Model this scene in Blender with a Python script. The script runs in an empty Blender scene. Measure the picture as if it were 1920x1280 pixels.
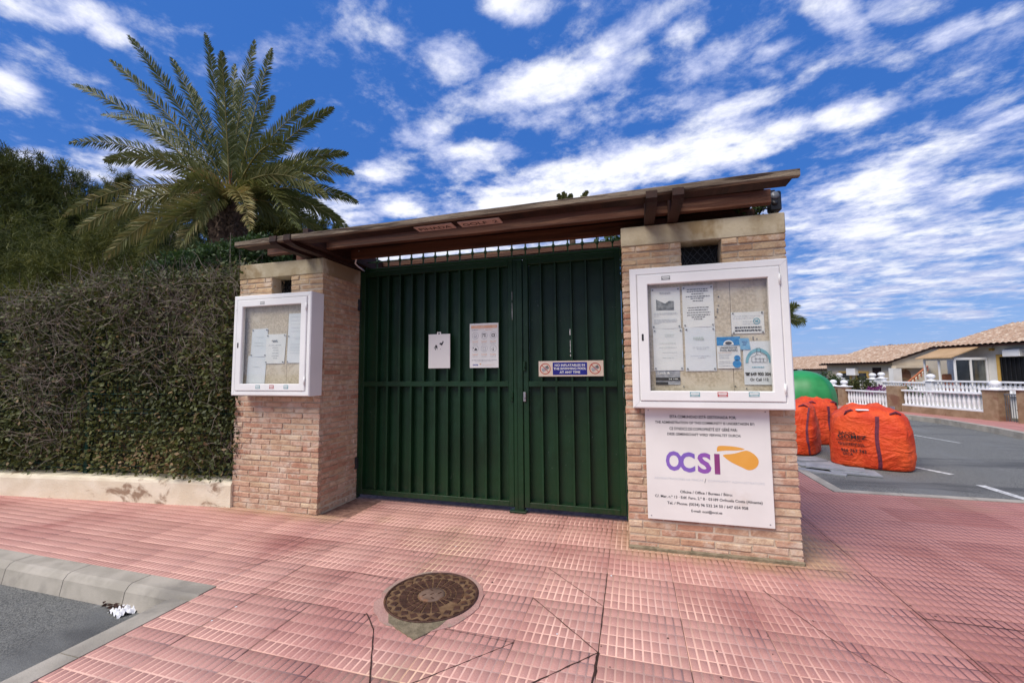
import bpy, math, random
import numpy as np
from mathutils import Vector, Matrix
R_ = math.radians
random.seed(7)
S = bpy.context.scene
# ------------------------------------------------------------------ camera
CAMH = 1.3
FPX = 780.0
YAW, PITCH, ROLL = 0.2760721, 0.07437663, -0.0076138
fw = Vector((-math.sin(YAW)*math.cos(PITCH), math.cos(YAW)*math.cos(PITCH), math.sin(PITCH)))
rt0 = Vector((math.cos(YAW), math.sin(YAW), 0)); up0 = rt0.cross(fw)
rt = rt0*math.cos(ROLL)+up0*math.sin(ROLL); up = -rt0*math.sin(ROLL)+up0*math.cos(ROLL)
cd = bpy.data.cameras.new('camera'); cam = bpy.data.objects.new('camera', cd); S.collection.objects.link(cam)
cd.sensor_width = 36; cd.lens = 36*FPX/1920; cd.clip_start = .05; cd.clip_end = 6000
m = Matrix((rt, up, -fw)).transposed().to_4x4(); m.translation = Vector((0, 0, CAMH)); cam.matrix_world = m
S.camera = cam
def ray(px, py): return rt*((px-960)/FPX)+up*(-(py-640)/FPX)+fw
def gnd(px, py, z=0.0):
    d = ray(px, py); t = (z-CAMH)/d.z; return Vector((d.x*t, d.y*t, z))
def aty(px, py, y):
    d = ray(px, py); t = y/d.y; return Vector((d.x*t, y, CAMH+d.z*t))
def atd(px, py, dep):
    d = ray(px, py); return Vector((d.x*dep, d.y*dep, CAMH+d.z*dep))
def prj(p):
    v = Vector(p)-Vector((0, 0, CAMH)); w = v.dot(fw)
    if w < .05: return None
    return (960+FPX*v.dot(rt)/w, 640-FPX*v.dot(up)/w, w)
# ------------------------------------------------------------------ node helper
class NT:
    def __init__(s, tree): s.t = tree; s.n = tree.nodes; s.l = tree.links
    def new(s, typ, **kw):
        n = s.n.new(typ)
        for k, v in kw.items():
            if hasattr(n, k): setattr(n, k, v)
        return n
    def link(s, a, b): s.l.new(a, b)
    def val(s, sock, v):
        if hasattr(v, 'is_output'): s.l.new(v, sock)
        else: sock.default_value = v
    def math(s, op, a, b=0.0, c=None, clamp=False):
        n = s.n.new('ShaderNodeMath'); n.operation = op; n.use_clamp = clamp
        s.val(n.inputs[0], a); s.val(n.inputs[1], b)
        if c is not None: s.val(n.inputs[2], c)
        return n.outputs[0]
    def mix(s, f, a, b, blend='MIX'):
        n = s.n.new('ShaderNodeMix'); n.data_type = 'RGBA'; n.blend_type = blend
        s.val(n.inputs[0], f); s.val(n.inputs[6], a if not isinstance(a, tuple) else (*a[:3], 1)); s.val(n.inputs[7], b if not isinstance(b, tuple) else (*b[:3], 1))
        return n.outputs[2]
    def mr(s, v, a, b, c=0.0, d=1.0, smooth=True):
        n = s.n.new('ShaderNodeMapRange'); n.interpolation_type = 'SMOOTHSTEP' if smooth else 'LINEAR'
        s.val(n.inputs[0], v); n.inputs[1].default_value = a; n.inputs[2].default_value = b; n.inputs[3].default_value = c; n.inputs[4].default_value = d
        return n.outputs[0]
    def noise(s, vec, scale, detail=4, rough=.55, dist=0.0, out=0):
        n = s.n.new('ShaderNodeTexNoise'); s.l.new(vec, n.inputs['Vector']); n.inputs['Scale'].default_value = scale
        n.inputs['Detail'].default_value = detail; n.inputs['Roughness'].default_value = rough; n.inputs['Distortion'].default_value = dist
        return n.outputs[out]
    def mapping(s, vec, loc=(0, 0, 0), rot=(0, 0, 0), sc=(1, 1, 1), typ='POINT'):
        n = s.n.new('ShaderNodeMapping'); n.vector_type = typ; s.l.new(vec, n.inputs[0])
        n.inputs[1].default_value = loc; n.inputs[2].default_value = rot; n.inputs[3].default_value = sc
        return n.outputs[0]
# ------------------------------------------------------------------ world: sky with broken cloud
SUN_EL, SUN_AZ = R_(50), R_(216)      # azimuth clockwise from +Y: behind and left of the camera
SKY_STRENGTH = .10
W = bpy.data.worlds.new('World'); S.world = W; W.use_nodes = True
w = NT(W.node_tree); w.n.clear()
out = w.new('ShaderNodeOutputWorld'); bg = w.new('ShaderNodeBackground'); w.link(bg.outputs[0], out.inputs[0])
bg.inputs[1].default_value = SKY_STRENGTH
sky = w.new('ShaderNodeTexSky'); sky.sky_type = 'NISHITA'; sky.sun_disc = False
sky.sun_elevation = SUN_EL; sky.sun_rotation = SUN_AZ; sky.air_density = 1.0; sky.dust_density = .6; sky.ozone_density = 3.0
tc = w.new('ShaderNodeTexCoord'); D = tc.outputs['Generated']
sep = w.new('ShaderNodeSeparateXYZ'); w.link(D, sep.inputs[0])
HZ = .10
zz = w.math('ADD', w.math('MAXIMUM', sep.outputs[2], 0.0), HZ)
cmb = w.new('ShaderNodeCombineXYZ'); w.link(w.math('DIVIDE', sep.outputs[0], zz), cmb.inputs[0]); w.link(w.math('DIVIDE', sep.outputs[1], zz), cmb.inputs[1])
P = cmb.outputs[0]
def pp(px, py):
    d = ray(px, py).normalized(); k = max(d.z, 0)+HZ
    return np.array([d.x/k, d.y/k])
CLOUDS = [(1720, 480, 420, 130, -4, .72), (1500, 560, 300, 60, 0, .75), (1280, 170, 260, 90, -20, .22), (900, 220, 200, 100, -10, .28), (860, 475, 380, 46, 0, 1.1), (560, 400, 120, 30, 0, .9), (330, 370, 120, 40, 0, .9), (380, 60, 60, 20, 10, .2), (90, 18, 190, 40, 8, 1), (200, 60, 60, 30, 25, .8), (15, 160, 65, 45, 20, .9), (250, 310, 170, 48, 0, .9), (70, 300, 90, 30, 0, .5),
 (965, 12, 80, 42, 5, .9), (1010, 160, 225, 48, -12, 1.15), (850, 115, 75, 62, 20, .8), (800, 245, 90, 32, -15, .75), (735, 80, 45, 22, 60, .5),
 (715, 322, 80, 36, -10, 1), (880, 300, 110, 42, -8, .95), (760, 388, 70, 24, -5, .9), (660, 412, 60, 18, 0, .9), (1010, 365, 300, 52, -14, 1.2), (1240, 300, 330, 52, -13, 1.35),
 (1590, 215, 140, 32, -14, .9), (1380, 205, 130, 26, -18, .75), (1160, 80, 190, 30, -38, .7), (1350, 105, 120, 36, -30, .75), (1290, 60, 60, 30, -30, .5), (1450, 95, 60, 22, -25, .5),
 (1570, 30, 90, 46, 20, .8), (1700, 18, 120, 36, -10, .75), (1790, 60, 110, 30, -30, .7), (1690, 118, 70, 24, -12, .7), (1880, 20, 80, 30, -20, .6), (1885, 222, 85, 18, -24, 1.0),
 (1640, 350, 180, 40, -8, 1.1), (1850, 345, 160, 42, -16, .9), (1650, 420, 190, 36, -5, 1.0), (1800, 415, 190, 28, -12, .9), (1700, 470, 260, 20, -3, .85), (1800, 520, 220, 24, -5, .95), (1600, 560, 160, 18, 0, .8), (1750, 590, 240, 14, 0, .7), (1530, 505, 90, 18, 0, .8)]
cov = None
for (cx, cy, rx, ry, ang, wt) in CLOUDS:
    c0 = pp(cx, cy); a = R_(ang)
    e1 = np.array([math.cos(a), math.sin(a)])*rx*1.25; e2 = np.array([-math.sin(a), math.cos(a)])*ry*1.35
    J = np.stack([(pp(cx+e1[0], cy+e1[1])-pp(cx-e1[0], cy-e1[1]))/2, (pp(cx+e2[0], cy+e2[1])-pp(cx-e2[0], cy-e2[1]))/2], 1)
    U, s_, _ = np.linalg.svd(J); th = math.atan2(U[1, 0], U[0, 0])
    v = w.mapping(P, loc=(c0[0], c0[1], 0), rot=(0, 0, th), sc=(s_[0], s_[1], 1), typ='TEXTURE')
    ln = w.new('ShaderNodeVectorMath', operation='LENGTH'); w.link(v, ln.inputs[0])
    k = w.mr(ln.outputs['Value'], 1.0, 0.15, 0, wt)
    cov = k if cov is None else w.math('MAXIMUM', cov, k)
# unseen sky behind the camera: cloud added, thickened to whiten and brighten the light
front = w.mr(sep.outputs[1], -.25, .2, 0, 1)
gen = w.mr(w.noise(P, .9, 3, .5), .34, .60, 0, 1.0)
cov = w.math('ADD', w.math('MULTIPLY', cov, front), w.math('MULTIPLY', gen, w.math('SUBTRACT', 1.0, front)))
wp = w.mapping(P, rot=(0, 0, R_(20)), sc=(1.0, 1.1, 1))
n1 = w.noise(wp, 2.6, 10, .62, .3)
n2 = w.noise(w.mapping(P, loc=(3, 7, 0), rot=(0, 0, R_(20)), sc=(1, 1.05, 1)), 7.5, 10, .64, .1)
nn = w.math('ADD', w.math('MULTIPLY', n1, .58), w.math('MULTIPLY', n2, .42))
dens = w.math('ADD', w.math('MULTIPLY', w.math('SUBTRACT', nn, .5), 2.9), w.math('MULTIPLY', cov, .62))
alpha = w.mr(dens, .02, .66, 0, 1)
core = w.mr(dens, .42, .95, 0, 1)
shade = w.noise(w.mapping(P, loc=(1.3, 4.2, 0), sc=(1, 1.3, 1)), 4.2, 6, .6, .3)
shd = w.mr(shade, .40, .64, 0, 1)
elev = w.mr(sep.outputs[2], .0, .38, 0, 1)
cl_lo = w.mix(shd, (4.0, 4.6, 7.0), (7.0, 7.4, 8.8))
cl_hi = w.mix(shd, (5.9, 6.4, 8.8), (8.6, 8.8, 9.8))
cl = w.mix(elev, cl_lo, cl_hi)
cl = w.mix(w.math('MULTIPLY', core, elev), cl, (10.6, 10.6, 10.9))
hs = w.new('ShaderNodeHueSaturation'); w.link(sky.outputs[0], hs.inputs['Color']); hs.inputs['Saturation'].default_value = 1.22; hs.inputs['Value'].default_value = 1.0
blue = w.mix(elev, (2.0, 3.5, 7.6), (.38, 1.55, 5.6))
blue = w.mix(.75, hs.outputs[0], blue)
skyc = w.mix(w.math('MULTIPLY', alpha, .96), blue, cl)
skyc = w.mix(1.0, skyc, (.92, .92, .92), 'MULTIPLY')
below = w.mr(sep.outputs[2], -.02, 0.0, 0, 1)
skyc = w.mix(below, (2.0, 2.0, 1.9), skyc)
w.link(skyc, bg.inputs[0])
# ------------------------------------------------------------------ sun (veiled by cloud)
sl = bpy.data.lights.new('sun', 'SUN'); so = bpy.data.objects.new('sun', sl); S.collection.objects.link(so)
sl.energy = 2.9; sl.angle = R_(38); sl.color = (1.0, .92, .80)
sd_ = Vector((math.sin(SUN_AZ)*math.cos(SUN_EL), math.cos(SUN_AZ)*math.cos(SUN_EL), math.sin(SUN_EL)))
so.rotation_euler = sd_.to_track_quat('Z', 'Y').to_euler(); so.location = sd_*40
S.view_settings.view_transform = 'Standard'; S.view_settings.look = 'None'; S.view_settings.exposure = 0.3; S.view_settings.gamma = 1.0
S.view_settings.use_curve_mapping = False
S.render.engine = 'CYCLES'
# ------------------------------------------------------------------ materials
MATS = {}
def base(name, rough=.8, spec=.3):
    m = bpy.data.materials.new(name); m.use_nodes = True; t = NT(m.node_tree); b = t.n['Principled BSDF']
    b.inputs['Roughness'].default_value = rough; b.inputs['Specular IOR Level'].default_value = spec
    MATS[name] = m; return m, t, b
def coords(t, rand=False, sc=(1, 1, 1)):
    c = t.new('ShaderNodeTexCoord').outputs['Object']
    if rand:
        oi = t.new('ShaderNodeObjectInfo'); va = t.new('ShaderNodeVectorMath', operation='ADD'); mm = t.math('MULTIPLY', oi.outputs['Random'], 137.0)
        cb = t.new('ShaderNodeCombineXYZ'); t.link(mm, cb.inputs[0]); t.link(mm, cb.inputs[2]); t.link(c, va.inputs[0]); t.link(cb.outputs[0], va.inputs[1]); c = va.outputs[0]
    return t.mapping(c, sc=sc) if sc != (1, 1, 1) else c
def bump(t, b, h, strength=.3, dist=.01):
    n = t.new('ShaderNodeBump'); n.inputs['Strength'].default_value = strength; n.inputs['Distance'].default_value = dist
    t.link(h, n.inputs['Height']); t.link(n.outputs[0], b.inputs['Normal'])
def pm(name, c1, c2, scale=5, rough=.8, bs=60, bstr=.3, sc=(1, 1, 1), rand=False, c3=None, s3=1.0, t3=(.5, .62), detail=5, spec=.3, bd=.01, lo=.35, hi=.65, metal=0.0):
    m, t, b = base(name, rough, spec); c = coords(t, rand, sc)
    col = t.mix(t.mr(t.noise(c, scale, detail), lo, hi), c1, c2)
    if c3: col = t.mix(t.mr(t.noise(c, s3, 5, .6, .4), t3[0], t3[1]), col, c3)
    t.link(col, b.inputs['Base Color']); b.inputs['Metallic'].default_value = metal
    if bstr: bump(t, b, t.noise(c, bs, 4), bstr, bd)
    return m
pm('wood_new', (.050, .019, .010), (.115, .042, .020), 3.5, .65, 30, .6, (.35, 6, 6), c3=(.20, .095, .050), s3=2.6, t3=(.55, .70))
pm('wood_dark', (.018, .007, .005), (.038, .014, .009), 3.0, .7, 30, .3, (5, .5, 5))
pm('wood_grey', (.13, .098, .072), (.27, .215, .155), 4.5, .9, 40, .9, (.5, 7, 7), c3=(.05, .033, .024), s3=6, t3=(.50, .64))
pm('coping', (.36, .30, .20), (.50, .44, .32), 3.5, .9, 45, .5, c3=(.27, .20, .11), s3=2.2, t3=(.5, .62), bd=.006)
pm('mortar', (.46, .37, .28), (.58, .48, .37), 8, .95, 90, .6, c3=(.44, .33, .23), s3=2, bd=.006)
pm('render_cream', (.66, .58, .43), (.76, .69, .54), 4, .9, 60, .4, c3=(.30, .21, .14), s3=3.6, t3=(.55, .66), sc=(.9, 1, 1.3))
pm('kerb_concrete', (.34, .31, .26), (.44, .40, .34), 5, .92, 120, .5, c3=(.24, .22, .19), s3=1.7, t3=(.52, .7), bd=.004)
pm('white_paint', (.79, .78, .765), (.84, .83, .815), 3, .32, 20, .02, spec=.5)
pm('white_wall', (.66, .65, .62), (.76, .75, .72), 1.5, .9, 30, .1)
pm('beige_wall', (.56, .47, .35), (.64, .55, .42), 1.2, .9, 30, .1)
pm('ochre_trim', (.55, .34, .09), (.62, .40, .12), 3, .8, 30, .1)
pm('brown_render', (.26, .17, .10), (.36, .25, .16), 4, .95, 90, .5, c3=(.22, .11, .07), s3=1.6)
pm('baluster_white', (.74, .74, .75), (.84, .84, .85), 6, .6, 60, .1)
pm('roof_tile', (.34, .22, .15), (.48, .34, .25), 3.5, .9, 60, .3, c3=(.60, .49, .38), s3=6, t3=(.5, .64))
pm('awning', (.42, .27, .14), (.50, .33, .18), 3, .8, 30, .1)
pm('shade_black', (.004, .004, .005), (.008, .008, .009), 3, .6, 30, 0)  # near black, paints the shade inside the slots and the doorway
pm('dark_glass', (.02, .025, .03), (.05, .055, .06), 1.5, .08, 30, 0, spec=.8)
pm('interior_glass', (.12, .13, .11), (.22, .23, .20), 1.2, .12, 30, 0, spec=.6)
pm('steel', (.35, .35, .36), (.5, .5, .52), 20, .4, 90, .1, metal=.8)
pm('lamp_black', (.012, .012, .014), (.03, .03, .032), 8, .4, 60, .1)
pm('lens_grey', (.10, .11, .13), (.16, .17, .2), 8, .15, 60, 0)
pm('cork_board', (.50, .42, .31), (.66, .57, .44), 55, .9, 120, .3, c3=(.68, .60, .48), s3=4)
pm('paper', (.74, .75, .73), (.80, .80, .78), 6, .8, 10, .3, bd=.01)
pm('paper_cool', (.69, .73, .75), (.75, .77, .79), 6, .8, 10, .3, bd=.01)
pm('ink', (.03, .03, .035), (.05, .05, .055), 6, .7, 10, 0)
pm('ink_grey', (.30, .31, .34), (.42, .43, .46), 40, .7, 10, 0)
pm('ink_soft', (.50, .52, .56), (.60, .62, .66), 40, .7, 10, 0)
pm('ink_pale', (.55, .60, .56), (.64, .68, .64), 40, .7, 10, 0)
pm('ink_blue', (.02, .18, .46), (.03, .28, .60), 30, .6, 10, 0)
pm('ink_navy', (.02, .02, .22), (.015, .03, .30), 6, .5, 10, 0)
pm('ink_teal', (.16, .38, .46), (.24, .48, .55), 10, .6, 10, 0)
pm('ink_skyblue', (.14, .36, .60), (.25, .48, .68), 30, .6, 10, 0)
pm('ink_orange', (.62, .26, .10), (.70, .34, .15), 10, .6, 10, 0)
pm('ink_peach', (.72, .42, .28), (.78, .52, .38), 30, .6, 10, 0)
pm('ink_red', (.50, .05, .03), (.58, .10, .06), 10, .6, 10, 0)
pm('sticker_red', (.40, .05, .06), (.55, .15, .15), 60, .6, 10, 0)
pm('sticker_teal', (.12, .30, .33), (.30, .45, .48), 60, .6, 10, 0)
pm('photo_print', (.10, .11, .11), (.28, .29, .29), 30, .6, 10, 0)
pm('sign_white', (.73, .71, .68), (.78, .76, .73), 3, .35, 10, 0, c3=(.66, .60, .54), s3=2.2, t3=(.62, .8), spec=.5)
pm('sign_cream', (.72, .60, .48), (.76, .66, .56), 3, .4, 10, 0)
pm('ink_purple', (.20, .12, .46), (.24, .13, .48), 3, .4, 10, 0)
pm('ink_violet', (.26, .10, .42), (.28, .09, .36), 3, .4, 10, 0)
pm('ink_plum', (.26, .06, .22), (.24, .045, .17), 3, .4, 10, 0)
pm('logo_orange', (.72, .33, .05), (.76, .38, .08), 3, .4, 10, 0)
pm('plate_pink', (.50, .34, .29), (.58, .42, .37), 30, .5, 10, 0)
pm('bin_green', (.012, .20, .045), (.028, .29, .08), 2, .42, 10, .02, spec=.5)
pm('strap_purple', (.10, .018, .035), (.16, .03, .06), 40, .7, 200, .3)
pm('slab_grey', (.24, .25, .27), (.34, .35, .37), 6, .9, 60, .3)
pm('crack', (.035, .018, .014), (.07, .035, .028), 20, .95, 60, .3)
pm('dirt', (.17, .14, .09), (.26, .21, .14), 25, .95, 120, .6)
pm('iron_dark', (.045, .019, .012), (.085, .038, .023), 25, .62, 160, .5, c3=(.16, .075, .035), s3=9, t3=(.55, .7), spec=.4)
pm('iron_dust', (.12, .066, .034), (.22, .135, .072), 12, .95, 90, .4)
pm('lid_cap', (.12, .075, .055), (.20, .13, .095), 12, .7, 90, .4, c3=(.22, .10, .05), s3=8)
pm('collar', (.40, .22, .19), (.48, .29, .25), 9, .95, 90, .6, c3=(.34, .26, .21), s3=4)
pm('tissue', (.8, .8, .82), (.85, .85, .86), 10, .9, 20, .5)
pm('dry_leaf', (.05, .025, .018), (.11, .05, .035), 20, .8, 60, .4)
pm('earth', (.10, .085, .05), (.16, .13, .08), .6, .98, 10, .3)
pm('bark', (.05, .035, .025), (.11, .085, .065), 9, .95, 50, .9, bd=.02)
pm('bark_pale', (.20, .17, .14), (.32, .28, .24), 9, .9, 50, .5)
pm('palm_bark', (.045, .028, .02), (.12, .08, .055), 14, .95, 50, .9, bd=.02)
pm('wire_green', (.004, .035, .022), (.007, .05, .034), 10, .5, 60, .1)
pm('pipe_white', (.7, .7, .7), (.78, .78, .78), 10, .5, 60, 0)
pm('twig', (.17, .13, .105), (.34, .28, .24), 8, .9, 60, .3)
pm('pot_terracotta', (.40, .13, .06), (.5, .18, .09), 10, .9, 60, .1)
pm('far_hill', (.03, .04, .05), (.05, .06, .07), .2, 1, 1, 0)
# gate paint
m, t, b = base('gate_green', .45, .4); c = coords(t)
col = t.mix(t.mr(t.noise(c, 1.6, 4), .35, .65), (.0022, .022, .0055), (.0048, .036, .010))
gz = t.new('ShaderNodeSeparateXYZ'); t.link(c, gz.inputs[0])
dus = t.math('MULTIPLY', t.mr(t.math('ADD', gz.outputs[2], t.math('MULTIPLY', t.noise(c, 7, 5, .7), .35)), .42, .12), t.mr(t.noise(c, 30, 4), .35, .65))
col = t.mix(t.math('MULTIPLY', dus, .55), col, (.045, .040, .025))
col = t.mix(t.math('MULTIPLY', t.mr(t.noise(t.mapping(c, sc=(2.2, 1, .5)), 3.0, 6, .65, .5), .52, .72), .5), col, (.010, .055, .024))
chip = t.math('MULTIPLY', t.mr(t.noise(t.mapping(c, sc=(3, 3, .8)), 26, 5, .7), .685, .70), t.mr(t.noise(c, 2.2, 2), .45, .6))
col = t.mix(chip, col, (.22, .25, .22)); t.link(col, b.inputs['Base Color'])
bump(t, b, t.noise(c, 4.5, 3), .30, .03)
# brick
m, t, b = base('brick', .92, .2); c = coords(t, True); oi = t.new('ShaderNodeObjectInfo')
r = t.new('ShaderNodeValToRGB'); t.link(oi.outputs['Random'], r.inputs[0]); e = r.color_ramp.elements
e[0].position = 0; e[0].color = (.56, .41, .27, 1); e[1].position = 1; e[1].color = (.48, .28, .18, 1)
for ps, cc in ((.2, (.53, .34, .23)), (.4, (.61, .43, .32)), (.6, (.45, .235, .155)), (.78, (.57, .38, .27)), (.9, (.62, .48, .33))):
    x = e.new(ps); x.color = (*cc, 1)
geo = t.new('ShaderNodeNewGeometry'); sp = t.new('ShaderNodeSeparateXYZ'); t.link(geo.outputs['Position'], sp.inputs[0])
wn = t.noise(geo.outputs['Position'], 1.1, 4)
top = t.mr(t.math('ADD', sp.outputs[2], t.math('MULTIPLY', wn, .8)), 2.0, 2.7)
col = t.mix(t.math('MULTIPLY', top, .55), r.outputs[0], (.50, .36, .19))
blot = t.mr(t.noise(c, 13, 6, .65, .3), .44, .62)
col = t.mix(t.math('MULTIPLY', blot, .5), col, (.30, .15, .10))
lime = t.mr(t.noise(geo.outputs['Position'], 9, 6, .65), .5, .68)
col = t.mix(t.math('MULTIPLY', lime, .68), col, (.62, .52, .42)); t.link(col, b.inputs['Base Color'])
bump(t, b, t.math('ADD', t.noise(c, 60, 5), t.math('MULTIPLY', t.noise(c, 14, 4), 1.5)), .9, .006)
# paving tile: blocks and grooves
for nm, ca, cb_, dust in (('tile_block', (.36, .148, .130), (.46, .212, .186), .30), ('tile_groove', (.41, .195, .172), (.50, .26, .232), 1.0)):
    m, t, b = base(nm, .8, .25); geo = t.new('ShaderNodeNewGeometry'); pos = geo.outputs['Position']; oi = t.new('ShaderNodeObjectInfo')
    v = t.math('ADD', t.math('MULTIPLY', t.noise(pos, 1.5, 4, .6), .75), t.math('MULTIPLY', oi.outputs['Random'], .42))
    col = t.mix(t.mr(v, .36, .62), ca, cb_)
    fine = t.noise(pos, 130, 3, .7)
    col = t.mix(t.mr(fine, .52, .75), col, (.26, .11, .105))
    col = t.mix(t.mr(fine, .40, .28), col, (.62, .40, .37))
    sx = t.new('ShaderNodeSeparateXYZ'); t.link(pos, sx.inputs[0])
    near = t.mr(sx.outputs[0], 1.5, .2)               # fewer people walk here: dust lies in the grooves left of the pillar
    dn = t.mr(t.noise(pos, .75, 4, .6, .3), .32, .54)
    d_ = t.math('MULTIPLY', t.math('MULTIPLY', dn, t.math('ADD', t.math('MULTIPLY', near, .85), .15)), dust)
    col = t.mix(d_, col, (.74, .47, .39))
    dn2 = t.mr(t.noise(t.mapping(pos, loc=(5, 2, 0)), .9, 3, .5), .58, .68)
    col = t.mix(t.math('MULTIPLY', dn2, .45 if dust < .5 else .7), col, (.66, .47, .32) if dust > .5 else (.36, .20, .15))
    if dust > .5:
        rd = t.mr(sx.outputs[0], .9, 1.9); col = t.mix(t.math('MULTIPLY', rd, .8), col, (.15, .055, .05))
    stain = t.mr(t.noise(t.mapping(pos, loc=(9, 1, 0)), 1.3, 5, .65, .6), .60, .74)
    col = t.mix(t.math('MULTIPLY', stain, .18), col, (.27, .14, .12))
    ft = t.mr(t.math('ADD', sx.outputs[1], t.math('MULTIPLY', t.noise(pos, 4, 5, .7), .5)), 3.30, 3.60); fx_ = t.math('MULTIPLY', t.mr(sx.outputs[0], -.25, .05), t.mr(sx.outputs[0], 1.45, 1.15))
    fx2 = t.math('MULTIPLY', t.mr(sx.outputs[0], -4.1, -3.8), t.mr(sx.outputs[0], -2.35, -2.75))
    col = t.mix(t.math('MULTIPLY', t.math('MULTIPLY', ft, t.math('ADD', fx_, fx2, clamp=True)), .62), col, (.40, .28, .15))
    t.link(col, b.inputs['Base Color']); bump(t, b, fine, .35, .003)
# asphalt
m, t, b = base('asphalt', .9, .3); geo = t.new('ShaderNodeNewGeometry'); pos = geo.outputs['Position']
f = t.noise(pos, 150, 3, .8); col = t.mix(t.mr(f, .40, .60), (.07, .073, .07), (.27, .27, .25))
vo = t.new('ShaderNodeTexVoronoi'); t.link(pos, vo.inputs[0]); vo.inputs['Scale'].default_value = 90
col = t.mix(t.mr(vo.outputs['Distance'], .16, .05), col, (.27, .275, .27))
col = t.mix(t.mr(t.noise(t.mapping(pos, sc=(1, .3, 1)), .8, 5, .6, .4), .5, .68), col, (.19, .195, .19))
col = t.mix(t.math('MULTIPLY', t.mr(t.noise(t.mapping(pos, loc=(4, 4, 0), rot=(0, 0, .4), sc=(.35, 1.2, 1)), 1.1, 4, .6, .5), .50, .66), .75), col, (.07, .072, .075))
col = t.mix(t.math('MULTIPLY', t.mr(t.noise(t.mapping(pos, loc=(1, 7, 0), rot=(0, 0, .25), sc=(3.5, .5, 1)), 1.4, 6, .7, .6), .60, .70), .6), col, (.33, .33, .32))
t.link(col, b.inputs['Base Color']); bump(t, b, f, .8, .008)
m, t, b = base('road_paint', .8, .3); c = coords(t)
col = t.mix(t.mr(t.noise(c, 30, 6, .7), .40, .62), (.66, .66, .64), (.34, .34, .33)); t.link(col, b.inputs['Base Color'])
# bag fabric
m, t, b = base('bag_orange', .6, .3); c = coords(t)
col = t.mix(t.mr(t.noise(c, 4, 4), .35, .65), (.60, .050, .012), (.76, .095, .022)); t.link(col, b.inputs['Base Color'])
cr = t.math('ADD', t.noise(t.mapping(c, rot=(.5, .3, .2), sc=(1, 1, 1.8)), 3.2, 4, .55, 2.2), t.math('MULTIPLY', t.noise(t.mapping(c, rot=(.2, -.6, .9), sc=(2.5, 1, 1)), 5, 3, .5, 1.5), .5))
bump(t, b, cr, .5, .10)
b.inputs['Subsurface Weight'].default_value = 0.0
# glass
m = bpy.data.materials.new('glass'); m.use_nodes = True; t = NT(m.node_tree); t.n.clear(); MATS['glass'] = m
o_ = t.new('ShaderNodeOutputMaterial'); mx = t.new('ShaderNodeMixShader'); tr = t.new('ShaderNodeBsdfTransparent'); gl = t.new('ShaderNodeBsdfGlossy')
lw = t.new('ShaderNodeLayerWeight'); lw.inputs[0].default_value = .5; frv = t.math('ADD', t.math('MULTIPLY', t.math('POWER', lw.outputs['Facing'], 4.0), .7), .045); tr.inputs[0].default_value = (.97, .975, .965, 1); gl.inputs['Roughness'].default_value = .03
t.link(frv, mx.inputs[0]); t.link(tr.outputs[0], mx.inputs[1]); t.link(gl.outputs[0], mx.inputs[2]); t.link(mx.outputs[0], o_.inputs[0])
# foliage: per-leaf tint attribute
def leafmat(name, dark, mid, light, dry=None, rough=.55, trans=.25):
    m, t, b = base(name, rough, .35); at = t.new('ShaderNodeAttribute'); at.attribute_name = 'tint'
    r = t.new('ShaderNodeValToRGB'); t.link(at.outputs['Fac'], r.inputs[0]); e = r.color_ramp.elements
    e[0].position = 0; e[0].color = (*dark, 1); e[1].position = 1; e[1].color = (*(dry or light), 1)
    x = e.new(.45); x.color = (*mid, 1); x = e.new(.85); x.color = (*light, 1)
    t.link(r.outputs[0], b.inputs['Base Color'])
    tl = t.new('ShaderNodeBsdfTranslucent'); t.link(r.outputs[0], tl.inputs[0]); ms = t.new('ShaderNodeMixShader'); ms.inputs[0].default_value = trans
    o2 = t.n['Material Output']; t.link(b.outputs[0], ms.inputs[1]); t.link(tl.outputs[0], ms.inputs[2]); t.link(ms.outputs[0], o2.inputs[0])
leafmat('hedge_leaf', (.020, .027, .007), (.058, .070, .017), (.13, .145, .038), (.30, .19, .10))
leafmat('shrub_leaf', (.018, .035, .008), (.04, .08, .018), (.09, .14, .035), (.16, .17, .05))
leafmat('pine_leaf', (.026, .038, .007), (.082, .098, .017), (.21, .205, .042), (.10, .085, .03), .7)
leafmat('pine_leaf_grey', (.04, .06, .02), (.085, .115, .04), (.16, .18, .07), (.13, .12, .07), .7)
leafmat('palm_leaf', (.045, .062, .014), (.088, .112, .026), (.17, .178, .052), (.33, .26, .09), .5)
leafmat('flower_leaf', (.16, .02, .12), (.25, .04, .2), (.4, .15, .35), (.05, .09, .03))
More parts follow.
